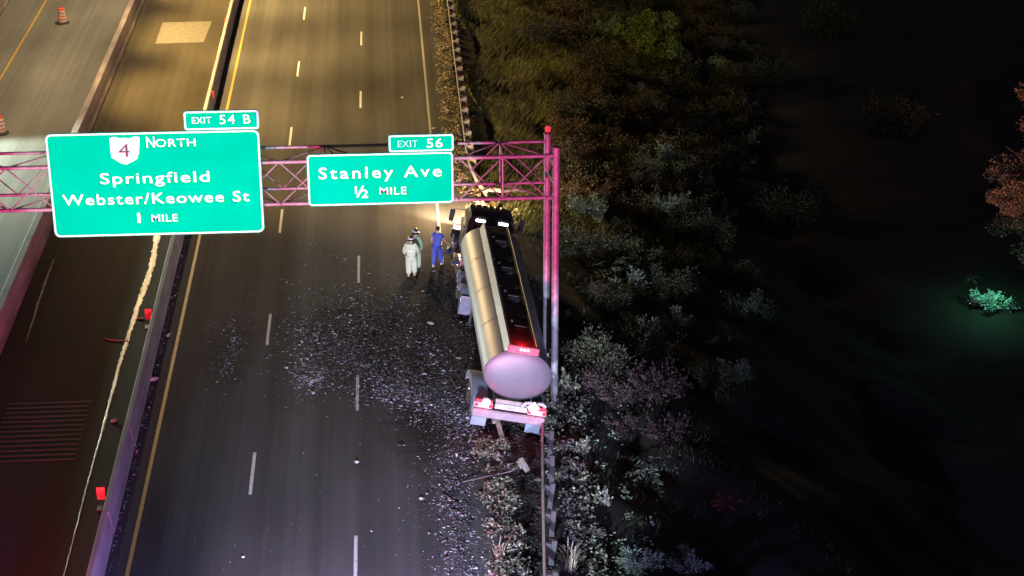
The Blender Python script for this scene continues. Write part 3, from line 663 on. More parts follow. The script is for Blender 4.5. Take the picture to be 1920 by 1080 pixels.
def barrel(px, py, label):
    p = atz(px, py); o = empty("traffic_barrel", p, label=label, cat="traffic barrel", group="orange drums in the left roadway")
    prof = [(.27, .06), (.275, .08), (.27, .27), (.255, .28), (.25, .47), (.235, .48), (.23, .67), (.215, .68), (.21, .86), (.19, .93), (.18, .95), (.02, .96)]
    b = MB(); b.lathe(prof, n=20); dr = b.build("drum", m_orgb, o, smooth=True)
    for z, r_ in ((.17, .277), (.37, .262), (.57, .243), (.77, .222)):
        b = MB(); b.lathe([(r_ - .004, z - .06), (r_, z - .058), (r_ - .004, z + .058), (r_ - .008, z + .06)], n=20); b.build("white_band", m_wband, dr, smooth=True)
    b = MB(); b.box((0, .0, .99), (.2, .04, .1), bev=.015); b.build("handle", m_orgb, dr)
    b = MB(); b.lathe([(.20, .0), (.46, .0), (.46, .035), (.40, .07), (.26, .08), (.2, .08)], n=16); b.build("rubber_base", m_rub, o); return o
barrel(117, 43, "orange and white traffic barrel near the top left corner")
barrel(1, 250, "orange and white traffic barrel cut by the left edge of the frame")

# ================================================================== PEOPLE
def skin(name, J, E_, m, root, sub=2):
    """one continuous surface grown round a skeleton: J = {joint: ((x,y,z), r)} (first joint is the root), E_ = chains of joints"""
    names = list(J); me = D.meshes.new(name); k = {n: i for i, n in enumerate(names)}
    ed = [(k[a], k[b_]) for ch in E_ for a, b_ in zip(ch, ch[1:])]
    me.from_pydata([J[n][0] for n in names], ed, []); o = D.objects.new(name, me); COL.objects.link(o)
    o.modifiers.new("s", 'SKIN').use_smooth_shade = True
    for i, n in enumerate(names):
        r_ = J[n][1]; sv = me.skin_vertices[0].data[i]; sv.radius = r_ if isinstance(r_, tuple) else (r_, r_); sv.use_root = i == 0
    mm = o.modifiers.new("d", 'SUBSURF'); mm.levels = mm.render_levels = sub
    bpy.context.view_layer.update()
    nm = D.meshes.new_from_object(o.evaluated_get(bpy.context.evaluated_depsgraph_get())); D.objects.remove(o); nm.name = name
    nm.materials.clear(); nm.materials.append(m); o = D.objects.new(name, nm); COL.objects.link(o); o.parent = root; return o
m_skin = mat("skin", (.50, .32, .24), rough=.55)
def person(loc, face, label, mj, mt, sleeves=True, step=.0, armL=0., armR=0., helmet=None, hair=None, boots=None, coat=.0, stripes=None, lean=0., h=1.0):
    """face = heading in degrees (0 looks up the road, +Y); built 1.78 m tall"""
    o = empty("person", loc, (0, 0, R(face)), label=label, cat="person"); o.scale = (h, h, h)
    J = {}; J["pelvis"] = ((0, 0, .96), (.135, .10)); J["waist"] = ((0, .01, 1.10), (.13, .10)); J["chest"] = ((0, .01 + lean, 1.32), (.16, .115)); J["neck0"] = ((0, lean + .01, 1.46), (.09, .08)); J["neck"] = ((0, lean + .02, 1.54), .052)
    J["head0"] = ((0, lean + .035, 1.61), (.07, .08)); J["head1"] = ((0, lean + .035, 1.69), (.078, .095)); J["head2"] = ((0, lean + .03, 1.755), (.05, .06))
    J["nose"] = ((0, lean + .13, 1.665), .012)
    ch = [["pelvis", "waist", "chest", "neck0", "neck", "head0", "head1", "head2"], ["head1", "nose"]]
    for s, n, arm in ((-1, "L", armL), (1, "R", armR)):
        st = step * s
        J["hip" + n] = ((s * .095, 0, .90), .09); J["knee" + n] = ((s * .11, st * .5 + .04, .50), .062); J["ank" + n] = ((s * .12, st, .09), .042); J["heel" + n] = ((s * .12, st - .02, .045), .04); J["toe" + n] = ((s * .135, st + .17, .03), .032)
        ch.append(["pelvis", "hip" + n, "knee" + n, "ank" + n, "heel" + n, "toe" + n])
        J["sh" + n] = ((s * .185, lean + .0, 1.42), .062)
        el = Vector((s * .27, lean - .03 + arm * .25, 1.15 + abs(arm) * .04)); wr = el + Vector((s * .03 * (1 - arm), .06 + arm * .24, -.24 * (1 - min(1, arm * .9))))
        J["el" + n] = (tuple(el), .042); J["wr" + n] = (tuple(wr), .028)
        d = (wr - el).normalized(); pm = wr + d * .07; J["palm" + n] = (tuple(pm), (.036, .018))
        ch.append(["chest", "sh" + n, "el" + n, "wr" + n, "palm" + n])
        sd = Vector((0, 1, 0)) if abs(d.y) < .7 else Vector((1, 0, 0))
        for f, (off, ln) in enumerate(((-.028, .075), (-.01, .085), (.01, .08), (.028, .06))):
            a_ = pm + sd * off + d * .035; b_ = a_ + d * ln * .55; c1 = b_ + d * ln * .35 + Vector((-s * .02, 0, 0))
            J["f%s%d" % (n, f)] = (tuple(a_), .0095); J["g%s%d" % (n, f)] = (tuple(b_), .0088); J["h%s%d" % (n, f)] = (tuple(c1), .0078); ch.append(["palm" + n, "f%s%d" % (n, f), "g%s%d" % (n, f), "h%s%d" % (n, f)])
        t1 = wr + sd * .03 + d * .02; t2 = t1 + sd * .03 + d * .04; J["t" + n] = (tuple(t1), .011); J["u" + n] = (tuple(t2), .009); ch.append(["wr" + n, "t" + n, "u" + n])
    body = skin("body", J, ch, m_skin, o)
    g = lambda n, e, ey=None: (J[n][0], tuple(v + e for v in (J[n][1] if isinstance(J[n][1], tuple) else (J[n][1],) * 2)))
    e = .028 + coat
    # trousers and jacket: looser surfaces over the body, open at neck, cuffs and ankles
    T = {"pelvis": ((0, 0, .97), (.145 + coat, .12 + coat))}
    tc = []
    for n in "LR":
        T["hip" + n] = g("hip" + n, e); T["knee" + n] = g("knee" + n, e + .008); p = J["ank" + n][0]; T["cuff" + n] = ((p[0], p[1], .12), .062 + coat); tc.append(["pelvis", "hip" + n, "knee" + n, "cuff" + n])
    tr = skin("trousers", T, tc, mt, o)
    Jk = {"waist": ((0, .01, 1.10), (.155 + coat, .125 + coat)), "hem": ((0, 0, .86 if coat else .95), (.17 + coat, .14 + coat)), "chest": g("chest", e), "neck0": ((0, lean + .01, 1.47), (.10, .085))}
    jc = [["waist", "hem"], ["waist", "chest", "neck0"]]
    for n in "LR":
        Jk["sh" + n] = g("sh" + n, e - .002); a_, b_ = Vector(J["el" + n][0]), Vector(J["wr" + n][0]); s_ = Vector(J["sh" + n][0])
        if sleeves: Jk["el" + n] = g("el" + n, e); Jk["wr" + n] = ((tuple(b_)), .044 + coat); jc.append(["chest", "sh" + n, "el" + n, "wr" + n])
        else: Jk["sl" + n] = (tuple(s_.lerp(a_, .62)), .075); jc.append(["chest", "sh" + n, "sl" + n])
    jk = skin("jacket" if sleeves else "shirt", Jk, jc, mj, o)
    for n in "LR":
        p = Vector(J["ank" + n][0]); t_ = Vector(J["toe" + n][0])
        bt = {"a": ((p.x, p.y, .17), .055), "b": ((p.x, p.y - .01, .06), .055), "c": ((p.x, p.y + .09, .05), .05), "d": ((t_.x, t_.y + .02, .04), .042)}
        skin("boot", bt, [["a", "b", "c", "d"]], boots or m_dark, o, 1)
    if stripes:
        for z, rx, ry in stripes:
            b = MB(); b.loft([[(rx * math.cos(a) * k_, .01 + ry * math.sin(a) * k_, zz) for a in np.linspace(0, 2 * math.pi, 20, endpoint=False)] for zz, k_ in ((z - .025, 1.0), (z + .025, 1.0))], caps=False)
            b.build("reflective_stripe", mat("reflective_tape", (.8, .84, .8), rough=.3), jk)
    hc = Vector((0, lean + .03, 1.70))
    if helmet:
        b = MB(); b.lathe([(.02, .17), (.07, .155), (.11, .11), (.125, .04), (.13, .0), (.19, -.02), (.19, -.03), (.12, -.01)], hc + Vector((0, -.01, .0)), 18); hm = b.build("helmet", helmet, o, smooth=True)
        b = MB(); b.box(hc + Vector((0, .125, .07)), (.10, .02, .10), bev=.01); b.build("front_shield", m_wht, hm)
        b = MB(); b.lathe([(.127, .02), (.131, .03), (.124, .055)], hc + Vector((0, -.01, 0)), 18); b.build("reflective_band", mat("reflective_tape", (.8, .84, .8), rough=.3), hm)
    if hair:
        b = MB(); b.lathe([(.02, .115), (.06, .10), (.09, .055), (.097, 0), (.088, -.05), (.06, -.075)], hc + Vector((0, -.018, .0)), 16); b.build("hair", hair, o, smooth=True)
    for s in (-1, 1):
        b = MB(); b.lathe([(.001, -.011), (.011, -.004), (.011, .004), (.001, .011)], (s * .03, lean + .122, 1.70), 8); b.build("eye", m_black, body)
        b = MB(); b.box((s * .082, lean + .03, 1.675), (.014, .035, .055), bev=.006); b.build("ear", m_skin, body)
    b = MB(); b.box((0, lean + .118, 1.62), (.045, .01, .01), bev=.003); b.build("mouth", mat("lips", (.3, .1, .09)), body)
    return o
m_turn = mat("turnout_fabric", (.46, .58, .34), (.37, .47, .28), .8, scale=7, bump=.3)
m_turn2 = mat("turnout_fabric_worn", (.38, .46, .28), (.29, .35, .22), .8, scale=7, bump=.3)
m_helm = mat("dark_helmet", (.07, .018, .02), rough=.35)
m_navy = mat("navy_uniform", (.06, .10, .40), (.04, .07, .30), .8, scale=8)
m_hair = mat("dark_hair", (.03, .02, .015), rough=.8)
st = [(.90, .225, .185), (1.22, .215, .172)]
person(atz(772, 519), -6, "firefighter in pale turnout gear with back turned, nearest of the pair beside the truck", m_turn, m_turn, armL=.35, armR=.45, step=.05, helmet=m_helm, boots=m_turn2, coat=.045, stripes=st, h=1.04)
person(Vector((1.16, 78.15, 0)), 160, "firefighter with dark helmet mostly hidden behind the nearer one", m_turn2, m_turn2, armL=.5, armR=.3, helmet=mat("black_helmet", (.03, .02, .02), rough=.35), boots=m_dark, coat=.04, stripes=st, h=1.05)
pm = person(atz(820, 500), -24, "person in blue short-sleeved uniform walking toward the truck cab holding a dark bag", m_navy, m_navy, sleeves=False, step=.17, armL=.15, armR=.45, lean=.10, hair=m_hair, boots=mat("pale_shoes", (.5, .48, .46)), h=1.04, coat=.02)
hb = atz(838, 497)
bag = empty("bag", Vector((2.62, 78.75, .52)), (0, 0, R(-24)), "dark blue bag held in the right hand of the person in blue", "bag")
b = MB(); b.box((0, 0, .12), (.17, .40, .26), bev=.03); b.build("pouch", mat("bag_navy", (.015, .03, .09), rough=.6), bag)
b = MB(); b.tube([(0, -.14, .24), (0, -.1, .38), (0, .1, .38), (0, .14, .24)], .014, 6); b.build("strap", m_wht, bag)

# ================================================================== VEGETATION
def leaf_faces(C, Nn, Up, ln, wd):
    """folded kite leaves: C base (n,3), Up growth direction, Nn face normal, ln length, wd width -> verts, quads"""
    n = len(C); Up = Up / np.linalg.norm(Up, axis=1, keepdims=True)
    S_ = np.cross(Up, Nn); S_ /= np.linalg.norm(S_, axis=1, keepdims=True) + 1e-9; Nn = np.cross(S_, Up)
    ln = ln[:, None]; wd = wd[:, None]
    V = np.stack([C, C + Up * ln * .45 + S_ * wd * .5 + Nn * wd * .15, C + Up * ln, C + Up * ln * .45 - S_ * wd * .5 + Nn * wd * .15], 1).reshape(-1, 3)
    return V, np.arange(4 * n).reshape(n, 4)
def rnd(n, k=3): v = RNG.normal(size=(n, k)); return v / np.linalg.norm(v, axis=1, keepdims=True)
def tones(n, per, lo=.55, hi=1.35, hue=.15):
    t = RNG.uniform(lo, hi, (n, 1)) * (1 + RNG.uniform(-hue, hue, (n, 3))); return np.repeat(t, per, 0)
class Plant:
    def __init__(s): s.V = []; s.F = []; s.T = []; s.n = 0
    def leaves(s, C, N_, U_, ln, wd, **k):
        V_, F_ = leaf_faces(C, N_, U_, ln, wd); s.V.append(V_); s.F.append(F_ + s.n); s.n += len(V_); s.T.append(tones(len(C), 4, **k)); return s
    def strip(s, pts, w, tone=1.):
        pts = np.asarray(pts, float); n = len(pts); side = np.cross(pts[-1] - pts[0], [0, 0, 1.]); side = side / (np.linalg.norm(side) + 1e-6)
        ww = np.linspace(w, w * .3, n)[:, None]; V_ = np.concatenate([pts - side * ww / 2, pts + side * ww / 2]); i = np.arange(n - 1)
        F_ = np.stack([i, i + 1, i + 1 + n, i + n], 1); s.V.append(V_); s.F.append(F_ + s.n); s.n += 2 * n; s.T.append(np.full((2 * n, 3), tone)); return s
    def mesh(s, name, m): return raw_mesh(name, np.concatenate(s.V), np.concatenate(s.F), m, np.concatenate(s.T), parent=False)
g_weed = mat("weed_leaf", (.17, .165, .125), (.11, .12, .07), .6, scale=2, tint=True)
g_grey = mat("greygreen_leaf", (.21, .27, .20), (.13, .18, .12), .6, scale=2, tint=True)
g_dark = mat("dark_leaf", (.070, .075, .032), (.040, .040, .020), .7, scale=2, tint=True)
g_rust = mat("rust_leaf", (.12, .075, .038), (.075, .055, .026), .7, scale=2, tint=True)
g_olive = mat("olive_grass", (.155, .15, .045), (.085, .08, .028), .8, scale=.25, tint=True)
g_straw = mat("straw", (.30, .27, .18), (.20, .17, .11), .8, scale=2, tint=True)
g_mauve = mat("mauve_leaf", (.085, .05, .045), (.05, .032, .03), .7, scale=2, tint=True)
g_yg = mat("yellowgreen_leaf", (.16, .18, .03), (.10, .12, .02), .6, scale=1, tint=True)
g_bark = mat("bark", (.05, .038, .028), (.03, .022, .016), .9, scale=6, stretch=(1, 1, .2), bump=.6)

def bush_mesh(seed, m, rad=.8, h=1., n=900, leaf=(.10, .05), nb=16, upw=.5):
    """leaves gathered in uneven clumps on branching twigs"""
    st_ = np.random.default_rng(seed); p = Plant(); ct = []
    for i in range(nb):
        a = st_.uniform(0, 2 * math.pi); e = st_.uniform(.25, 1.0); r_ = rad * st_.uniform(.35, 1) * math.cos(e * .6)
        tip = np.array([math.cos(a) * r_, math.sin(a) * r_, h * e * st_.uniform(.6, 1.1)])
        mid = tip * .5 + st_.normal(0, .06, 3); pts = [np.zeros(3), mid * .6, mid + [0, 0, .04], tip]
        p.strip(pts, .022 * h, .5); ct.append((mid, tip))
    k = n // nb
    for mid, tip in ct:
        t = st_.uniform(0, 1, (k, 1)); c = mid * (1 - t) + tip * t + st_.normal(0, .09 * rad, (k, 3)); c[:, 2] = np.maximum(c[:, 2], .02)
        u = (c - [0, 0, h * .2]); u = u / (np.linalg.norm(u, axis=1, keepdims=True) + 1e-6) + st_.normal(0, .5, (k, 3)); nn = st_.normal(0, .6, (k, 3)) + [0, -.2, upw]
        p.leaves(c, nn, u, st_.uniform(.6, 1.3, k) * leaf[0], st_.uniform(.7, 1.2, k) * leaf[1])
    return p.mesh("foliage", m)
def frond_mesh(seed, m, nf=11, L_=.9, leaf=.16, rise=.45):
    """sumac-like plant: arching fronds with paired leaflets round a short stem"""
    st_ = np.random.default_rng(seed); p = Plant(); h0 = .55
    for i in range(nf):
        a = 2 * math.pi * i / nf + st_.uniform(-.35, .35); l = L_ * st_.uniform(.6, 1.1); e = st_.uniform(.05, rise)
        d = np.array([math.cos(a), math.sin(a), 0]); z0 = h0 * st_.uniform(.5, 1.1)
        s_ = np.linspace(0, 1, 9); P3 = np.stack([d[0] * l * s_, d[1] * l * s_, z0 + l * (e * s_ * 1.6 - .75 * s_ ** 2 * (.4 + e))], 1)
        p.strip(P3, .025, .6); side = np.array([-d[1], d[0], 0])
        for sg in (-1, 1):
            c = np.repeat(P3[1:], 1, 0) + st_.normal(0, .01, (8, 3)); u = side * sg * .85 + d * .5 + np.array([0, 0, -.12]) + st_.normal(0, .12, (8, 3))
            ll = leaf * np.sin(np.linspace(.5, 2.7, 8)) * st_.uniform(.8, 1.15, 8); p.leaves(c, np.tile([0, -.25, 1.], (8, 1)) + st_.normal(0, .25, (8, 3)), u, ll, ll * .34)
    for k in range(3): p.strip([[0, 0, 0], [st_.normal(0, .04), st_.normal(0, .04), h0 * .6], [0, 0, h0]], .04, .5)
    return p.mesh("fronds", m)
def spike_mesh(seed, m, n=70, L_=.8, w=.03, spread=.55):
    st_ = np.random.default_rng(seed); p = Plant()
    for i in range(n):
        a = st_.uniform(0, 2 * math.pi); sp = st_.uniform(.05, spread); l = L_ * st_.uniform(.5, 1.1); d = np.array([math.cos(a) * sp, math.sin(a) * sp, 1]); d /= np.linalg.norm(d)
        o = st_.normal(0, .07, 3) * [1, 1, 0]; b_ = o + d * l * .55; c = b_ + (d + np.array([math.cos(a), math.sin(a), -1.0]) * .35) * l * .45
        p.strip([o, b_, c], w, st_.uniform(.6, 1.3))
    return p.mesh("blades", m)
def plant(name, me, p, s, label, cat, group=None, rz=None, sz=1., extra=None):
    o = D.objects.new(name, me); COL.objects.link(o); o.location = p; o.rotation_euler = (random.uniform(-.08, .08), random.uniform(-.08, .08), random.uniform(0, 6.28) if rz is None else rz)
    o.scale = (s, s, s * sz); return tag(o, label, cat, group)

WB = [bush_mesh(i, g_weed, .5, .5, 300, (.15, .10), 12) for i in range(3)]
GB = [bush_mesh(i + 10, g_grey, .7, .9, 1600, (.10, .04), 22) for i in range(3)]
DB = [bush_mesh(i + 20, g_dark, .95, .95, 2400, (.085, .04), 30) for i in range(4)]
RB = [bush_mesh(i + 30, g_rust, .95, .9, 2200, (.085, .038), 30) for i in range(2)]
MBu = [bush_mesh(i + 40, g_mauve, .8, 1.0, 700, (.11, .05), 22) for i in range(2)]
FR = [frond_mesh(50, g_grey, 10, 1.0, .20), frond_mesh(51, g_grey, 12, 1.0, .17, .8)]
SP = [spike_mesh(60, g_straw, 46, .9, .028), spike_mesh(61, g_straw, 30, .8, .03, .8)]

# single plants one can point to
plant("grey_shrub", GB[0], att(1165, 565), 1.55, "grey-green upright shrub on the dark slope right of the gantry posts", "shrub", sz=1.15)
plant("grey_shrub", GB[1], att(1215, 640), 1.25, "pale speckled shrub just below the grey-green one on the slope", "shrub")
plant("frond_plant", FR[1], att(1150, 530), 1.6, "silvery frond plant at the top left of the lit shrubs on the slope", "plant")
plant("frond_plant", FR[0], att(1222, 905), 1.35, "green star-shaped frond plant on the lower slope right of the near guardrail", "plant")
gr_ = D.materials; FG = frond_mesh(52, mat("fresh_green_leaf", (.10, .16, .06), (.07, .11, .04), .6, tint=True), 6, .7, .14)
plant("frond_plant", FG, att(1195, 990), .8, "tiny green sprig alone on the black slope near the bottom", "plant")
plant("mauve_shrub", MBu[0], att(1240, 745), 1.4, "dusky pink shrub on the slope level with the trailer's tail lights", "shrub")
plant("mauve_shrub", MBu[1], att(1250, 830), 1.3, "thin twiggy mauve shrub under the dusky pink one", "shrub")
plant("mauve_shrub", MBu[0], att(1165, 810), 1.1, "low mauve shrub between the trailer and the twiggy shrub", "shrub", sz=.7)
RL = frond_mesh(53, mat("red_lit_leaf", (.34, .07, .04), (.22, .05, .03), .6, tint=True), 7, .8, .17)  # red light on this plant is put into its leaf colour
plant("frond_plant", RL, att(1357, 965), .95, "small plant coloured as if lit red, alone in the dark at lower right", "plant")
plant("grass_tuft", SP[0], att(1068, 1070), 1.25, "pale spiky grass tuft right of the near guardrail at the bottom edge", "grass tuft")
plant("grass_tuft", SP[1], att(935, 1045), 1.0, "pale spiky tuft left of the dark rut near the bottom edge", "grass tuft")
plant("grey_shrub", GB[2], att(1195, 1068), 1.25, "low grey-violet shrub at the bottom edge right of the grass tuft", "shrub", sz=.7)
plant("grey_shrub", GB[0], att(1290, 1068), 1.2, "dim low shrub at the bottom edge, rightmost of the lit plants", "shrub", sz=.6)
plant("white_weed", WB[1], att(1052, 740), 1.25, "whitish leafy weed clump against the foot of the gantry post", "weed", sz=1.4)
plant("white_weed", WB[2], att(1085, 850), .9, "whitish leafy weed just right of the guardrail below the trailer", "weed", sz=1.3)
plant("grey_shrub", GB[1], att(1075, 535), .7, "small twiggy bush right beside the gantry posts at mid height", "shrub")
plant("white_weed", WB[0], att(1128, 950), .8, "pale broad-leaved weed with raised leaves near the star-shaped plant", "weed", sz=1.4)
mint = bush_mesh(70, mat("mint_leaf", (.40, .52, .44), (.3, .4, .34), .6, tint=True), .9, .8, 900, (.13, .07))
mp_ = att(1858, 578); lamp("mint_shrub_light", 'POINT', mp_ + Vector((-.2, -.5, 1.7)), (.22, 1, .6), 130, radius=.1); plant("mint_shrub", mint, mp_, 1.35, "bright mint-green lit shrub near the right edge", "shrub", sz=.7)  # green point light added above the shrub to light it
plant("frond_plant", FR[1], att(1822, 532), .55, "small white-lit sprig just above the mint-green shrub", "plant")
plant("grey_shrub", GB[2], att(1430, 365), .8, "faint pale bush right of the lit hillside", "shrub")

# hillside shrubs and undergrowth, dim
def inpoly(x, y, P):
    c = False; n = len(P)
    for i in range(n):
        (x1, y1), (x2, y2) = P[i], P[i - 1]
        if (y1 > y) != (y2 > y) and x < (x2 - x1) * (y - y1) / (y2 - y1) + x1: c = not c
    return c
rs = random.Random(5); cnt = 0; placed = []
while cnt < 295:
    px, py = rs.uniform(1010, 1400), rs.uniform(-30, 760)
    if px < 1070 + 30 * math.sin(py / 60) and 80 < py < 450: continue
    p = att(px, py); s_ = rs.uniform(.7, 1.9)
    if py > 420 and rs.random() < .85: continue
    if p.x < 7.4 or any((p - q).length < .55 for q in placed): continue
    placed.append(p); k = rs.random()
    me = rs.choice(RB) if (k < .4 and py < 420) else rs.choice(GB) if k > .93 else rs.choice(MBu) if (py > 600 and k > .7) else rs.choice(DB)
    kd = {"rust_leaf": "rust-brown", "grey": "grey-green", "greygreen_leaf": "grey-green", "mauve_leaf": "dusky pink", "dark_leaf": "dark green"}[me.materials[0].name]
    sz_ = "large" if s_ > 1.4 else "small" if s_ < 1.0 else "middling"
    lv = ("near the top of the frame", "above the gantry's top chord", "level with the gantry", "level with the tractor cab", "level with the tank", "level with the trailer's rear")[min(5, max(0, int((py + 30) // 140)))]
    sd_ = "inner edge" if px < 1160 else "middle" if px < 1290 else "outer edge"
    plant("thicket_shrub", me, p, s_, f"{sz_} {kd} thicket shrub on the bank's {sd_} {lv}", "shrub", f"{kd} shrubs of the thicket {lv}"); cnt += 1
for (px, py), lb_ in (((1560, 60), "in the dark near the top of the frame"), ((1670, 250), "in the middle of the upper right"), ((1480, 420), "alone beyond the bank level with the truck cab"), ((1450, 150), "just past the bank's outer edge near the top")):
    plant("thicket_shrub", rs.choice(DB), att(px, py), rs.uniform(1.8, 2.8), "barely visible dark shrub " + lb_, "shrub")

# trees
def tree(name, base, h, r_, m, n, leaf, label, seed, lean=(0, 0), nb=26, z0=.35):
    st_ = np.random.default_rng(seed); o = empty(name, base, label=label, cat="tree")
    b = MB(); top = Vector((lean[0], lean[1], h * .8)); b.tube([(0, 0, -.3), top * .3 + Vector((.1, 0, 0)), top * .65, top], .1, 8, rs=[.035 * h, .026 * h, .016 * h, .006 * h])
    tr = b.build("trunk", g_bark, o, smooth=True); P_l = Plant(); b = MB()
    for i in range(nb):
        t = st_.uniform(z0, 1); a = i * 2.4 + st_.uniform(-.4, .4); w_ = math.sin(math.pi * (.12 + .80 * (1 - (t - z0) / (1 - z0)) * .8)) * r_ * st_.uniform(.65, 1.1)
        s0 = top * (t * .85); tip = Vector((lean[0] * t + math.cos(a) * w_, lean[1] * t + math.sin(a) * w_, h * t + st_.uniform(-.1, .25) * r_))
        b.tube([s0, s0.lerp(tip, .5) + Vector((0, 0, .05 * h)), tip], .02, 5, rs=[.010 * h, .006 * h, .002 * h])
        nc = 5
        for q in range(nc):
            c0 = np.array(s0.lerp(tip, .45 + .13 * q)) + st_.normal(0, .10 * r_, 3); k = n // (nb * nc); sp = st_.uniform(.07, .15) * r_
            c = c0 + rnd(k) * (RNG.uniform(0, 1, (k, 1)) ** .5) * sp * np.array([1.2, 1.2, .75]); u = (c - c0) + st_.normal(0, .25 * sp, (k, 3)); u[:, 2] -= .1 * sp
            P_l.leaves(c, st_.normal(0, .5, (k, 3)) + [0, 0, .8], u, st_.uniform(.7, 1.3, k) * leaf, st_.uniform(.4, .65, k) * leaf)
    b.build("branches", g_bark, tr, smooth=True); cr = D.objects.new("crown", P_l.mesh("crown", m)); COL.objects.link(cr); cr.parent = o; return o
g_redt = mat("russet_leaf", (.23, .125, .085), (.14, .08, .055), .6, scale=.8, tint=True)
tree("yellow_green_tree", att(1225, 140), 3.9, 2.0, g_yg, 9000, .17, "yellow-green lit treetop at the top of the frame beyond the hillside", 3)
tc_ = aty(2045, 225, 86); lamp("russet_tree_light", 'SPOT', (tc_.x - 12, 60, tc_.z + 1), (1, .50, .27), 20000, (tc_.x - 3, 86, tc_.z + .3), 25, .6, .2)  # unseen reddish spot added to light the russet tree
tree("russet_tree", Vector((tc_.x, 86, -6.2)), tc_.z + 6.2 + 5.2, 5.0, g_redt, 90000, .15, "tall russet tree lit red at the right edge", 8, lean=(.5, .3), nb=70, z0=.12)

# grass on the far bank: uncountable blades, one object
def blades(name, n, fx, hgt, w, m, lean=(.0, -.1), **kw):
    X, Y = fx(n); Z = tz(X, Y); n = len(X); a = RNG.uniform(0, 2 * math.pi, n); h = RNG.uniform(.5, 1.2, n) * hgt
    d = np.stack([np.cos(a), np.sin(a), np.zeros(n)], 1) * w / 2; b_ = np.stack([X, Y, Z - .02], 1); t = b_ + np.stack([RNG.normal(lean[0], .3, n) * h, RNG.normal(lean[1], .3, n) * h, h], 1)
    V_ = np.stack([b_ - d, b_ + d, t], 1).reshape(-1, 3); o = raw_mesh(name, V_, np.arange(3 * n).reshape(n, 3), m, tones(n, 3, .5, 1.5, .2)); return tag(o, kind="stuff", **kw)
def far_bank(n):
    Y = RNG.uniform(84, 132, n); X = 5.2 + RNG.uniform(0, 1, n) ** 1.1 * 10.5 + .6 * np.sin(Y * .4)
    k = np.sin(X * 1.3 + Y * .5) + np.sin(X * .6 - Y * .9 + 2) + RNG.normal(0, .8, n) > -.9; return X[k], Y[k]
blades("bank_grass", 120000, far_bank, .42, .05, g_olive, lean=(.45, -.15), label="rough olive grass on the bank beyond the guardrail", cat="grass")
def near_bank(n):
    Y = RNG.uniform(50, 86, n); X = 6.0 + RNG.uniform(0, 1, n) * 10; k = np.sin(X * 1.1 + Y * .7) + np.sin(X * .8 - Y * 1.1) + RNG.normal(0, .6, n) > .1; return X[k], Y[k]
blades("slope_grass", 9000, near_bank, .25, .04, g_dark, label="sparse dark grass on the slope beside the trailer", cat="grass")

# leafy ground cover beside the near guardrail and on the shoulder
def cover(name, XY, ln, m, label, hz=.12, cat="weeds", wr=(.4, .75), up=.9):
    XY = np.asarray(XY); n = len(XY); z = tz(XY[:, 0], XY[:, 1]); z = np.maximum(z, np.where(XY[:, 0] < 3.3, .004, np.where(XY[:, 0] < 4.02, -(XY[:, 0] - 3.3) * .139 + .004, -9)))
    c = np.stack([XY[:, 0], XY[:, 1], z + RNG.uniform(0.01, 1, n) ** 1.6 * hz], 1); p = Plant(); l = RNG.uniform(.45, 1.25, n) * ln
    p.leaves(c, RNG.normal(0, .45, (n, 3)) + [0, -.25, up], RNG.normal(0, 1, (n, 3)) * [1, 1, .35] + [0, 0, .12], l, l * RNG.uniform(*wr, n), lo=.45, hi=1.5)
    o = D.objects.new(name, p.mesh(name, m)); COL.objects.link(o); return tag(o, label, cat, kind="stuff")
def clus(n, box, nc, sd, seed):
    """points gathered in uneven clumps inside (x0,x1,y0,y1)"""
    st_ = np.random.default_rng(seed); c = np.stack([st_.uniform(box[0], box[1], nc), st_.uniform(box[2], box[3], nc)], 1); k = st_.integers(0, nc, n)
    return c[k] + st_.normal(0, 1, (n, 2)) * sd * st_.uniform(.4, 1.3, (nc, 1))[k]
A = clus(5200, (5.55, 6.9, 50, 66.5), 150, .16, 1); cover("right_weeds", A[(A[:, 0] > 5.25 - .0 + (A[:, 1] - 62) * .07)], .15, g_weed, "whitish broad-leaved weeds along the right side of the near guardrail", .28)
A = clus(4200, (3.0, 4.15, 50, 62.0), 130, .15, 2); cover("shoulder_weeds", A[(A[:, 0] > 2.7) & (A[:, 0] < 4.3)], .13, g_weed, "pale weeds and leaves on the broken shoulder left of the dark rut", .24)
A = clus(700, (6.6, 9.0, 52, 72), 40, .18, 3); cover("slope_weeds", A, .14, g_grey, "scattered grey-green weeds on the slope right of the guardrail", .3)
A = clus(5200, (3.1, 4.05, 89.5, 135), 300, .15, 4); cover("rail_litter", A, .14, mat("dry_leaf", (.30, .24, .13), (.20, .15, .08), .8, tint=True), "dry leaf litter and weeds along the foot of the far guardrail", .16, "leaf litter")
A = clus(5200, (4.05, 4.55, 89.5, 138), 380, .12, 5); cover("rail_shade_brush", A, .16, g_dark, "dark brush added under the far guardrail to block the light", .26, "brush")  # dark leaf strip added to stop light under the beam and deepen its shadow
A = clus(1500, (5.6, 7.2, 63.8, 70), 36, .22, 6); cover("post_weeds", A, .13, g_weed, "weeds around the gantry footing", .55)

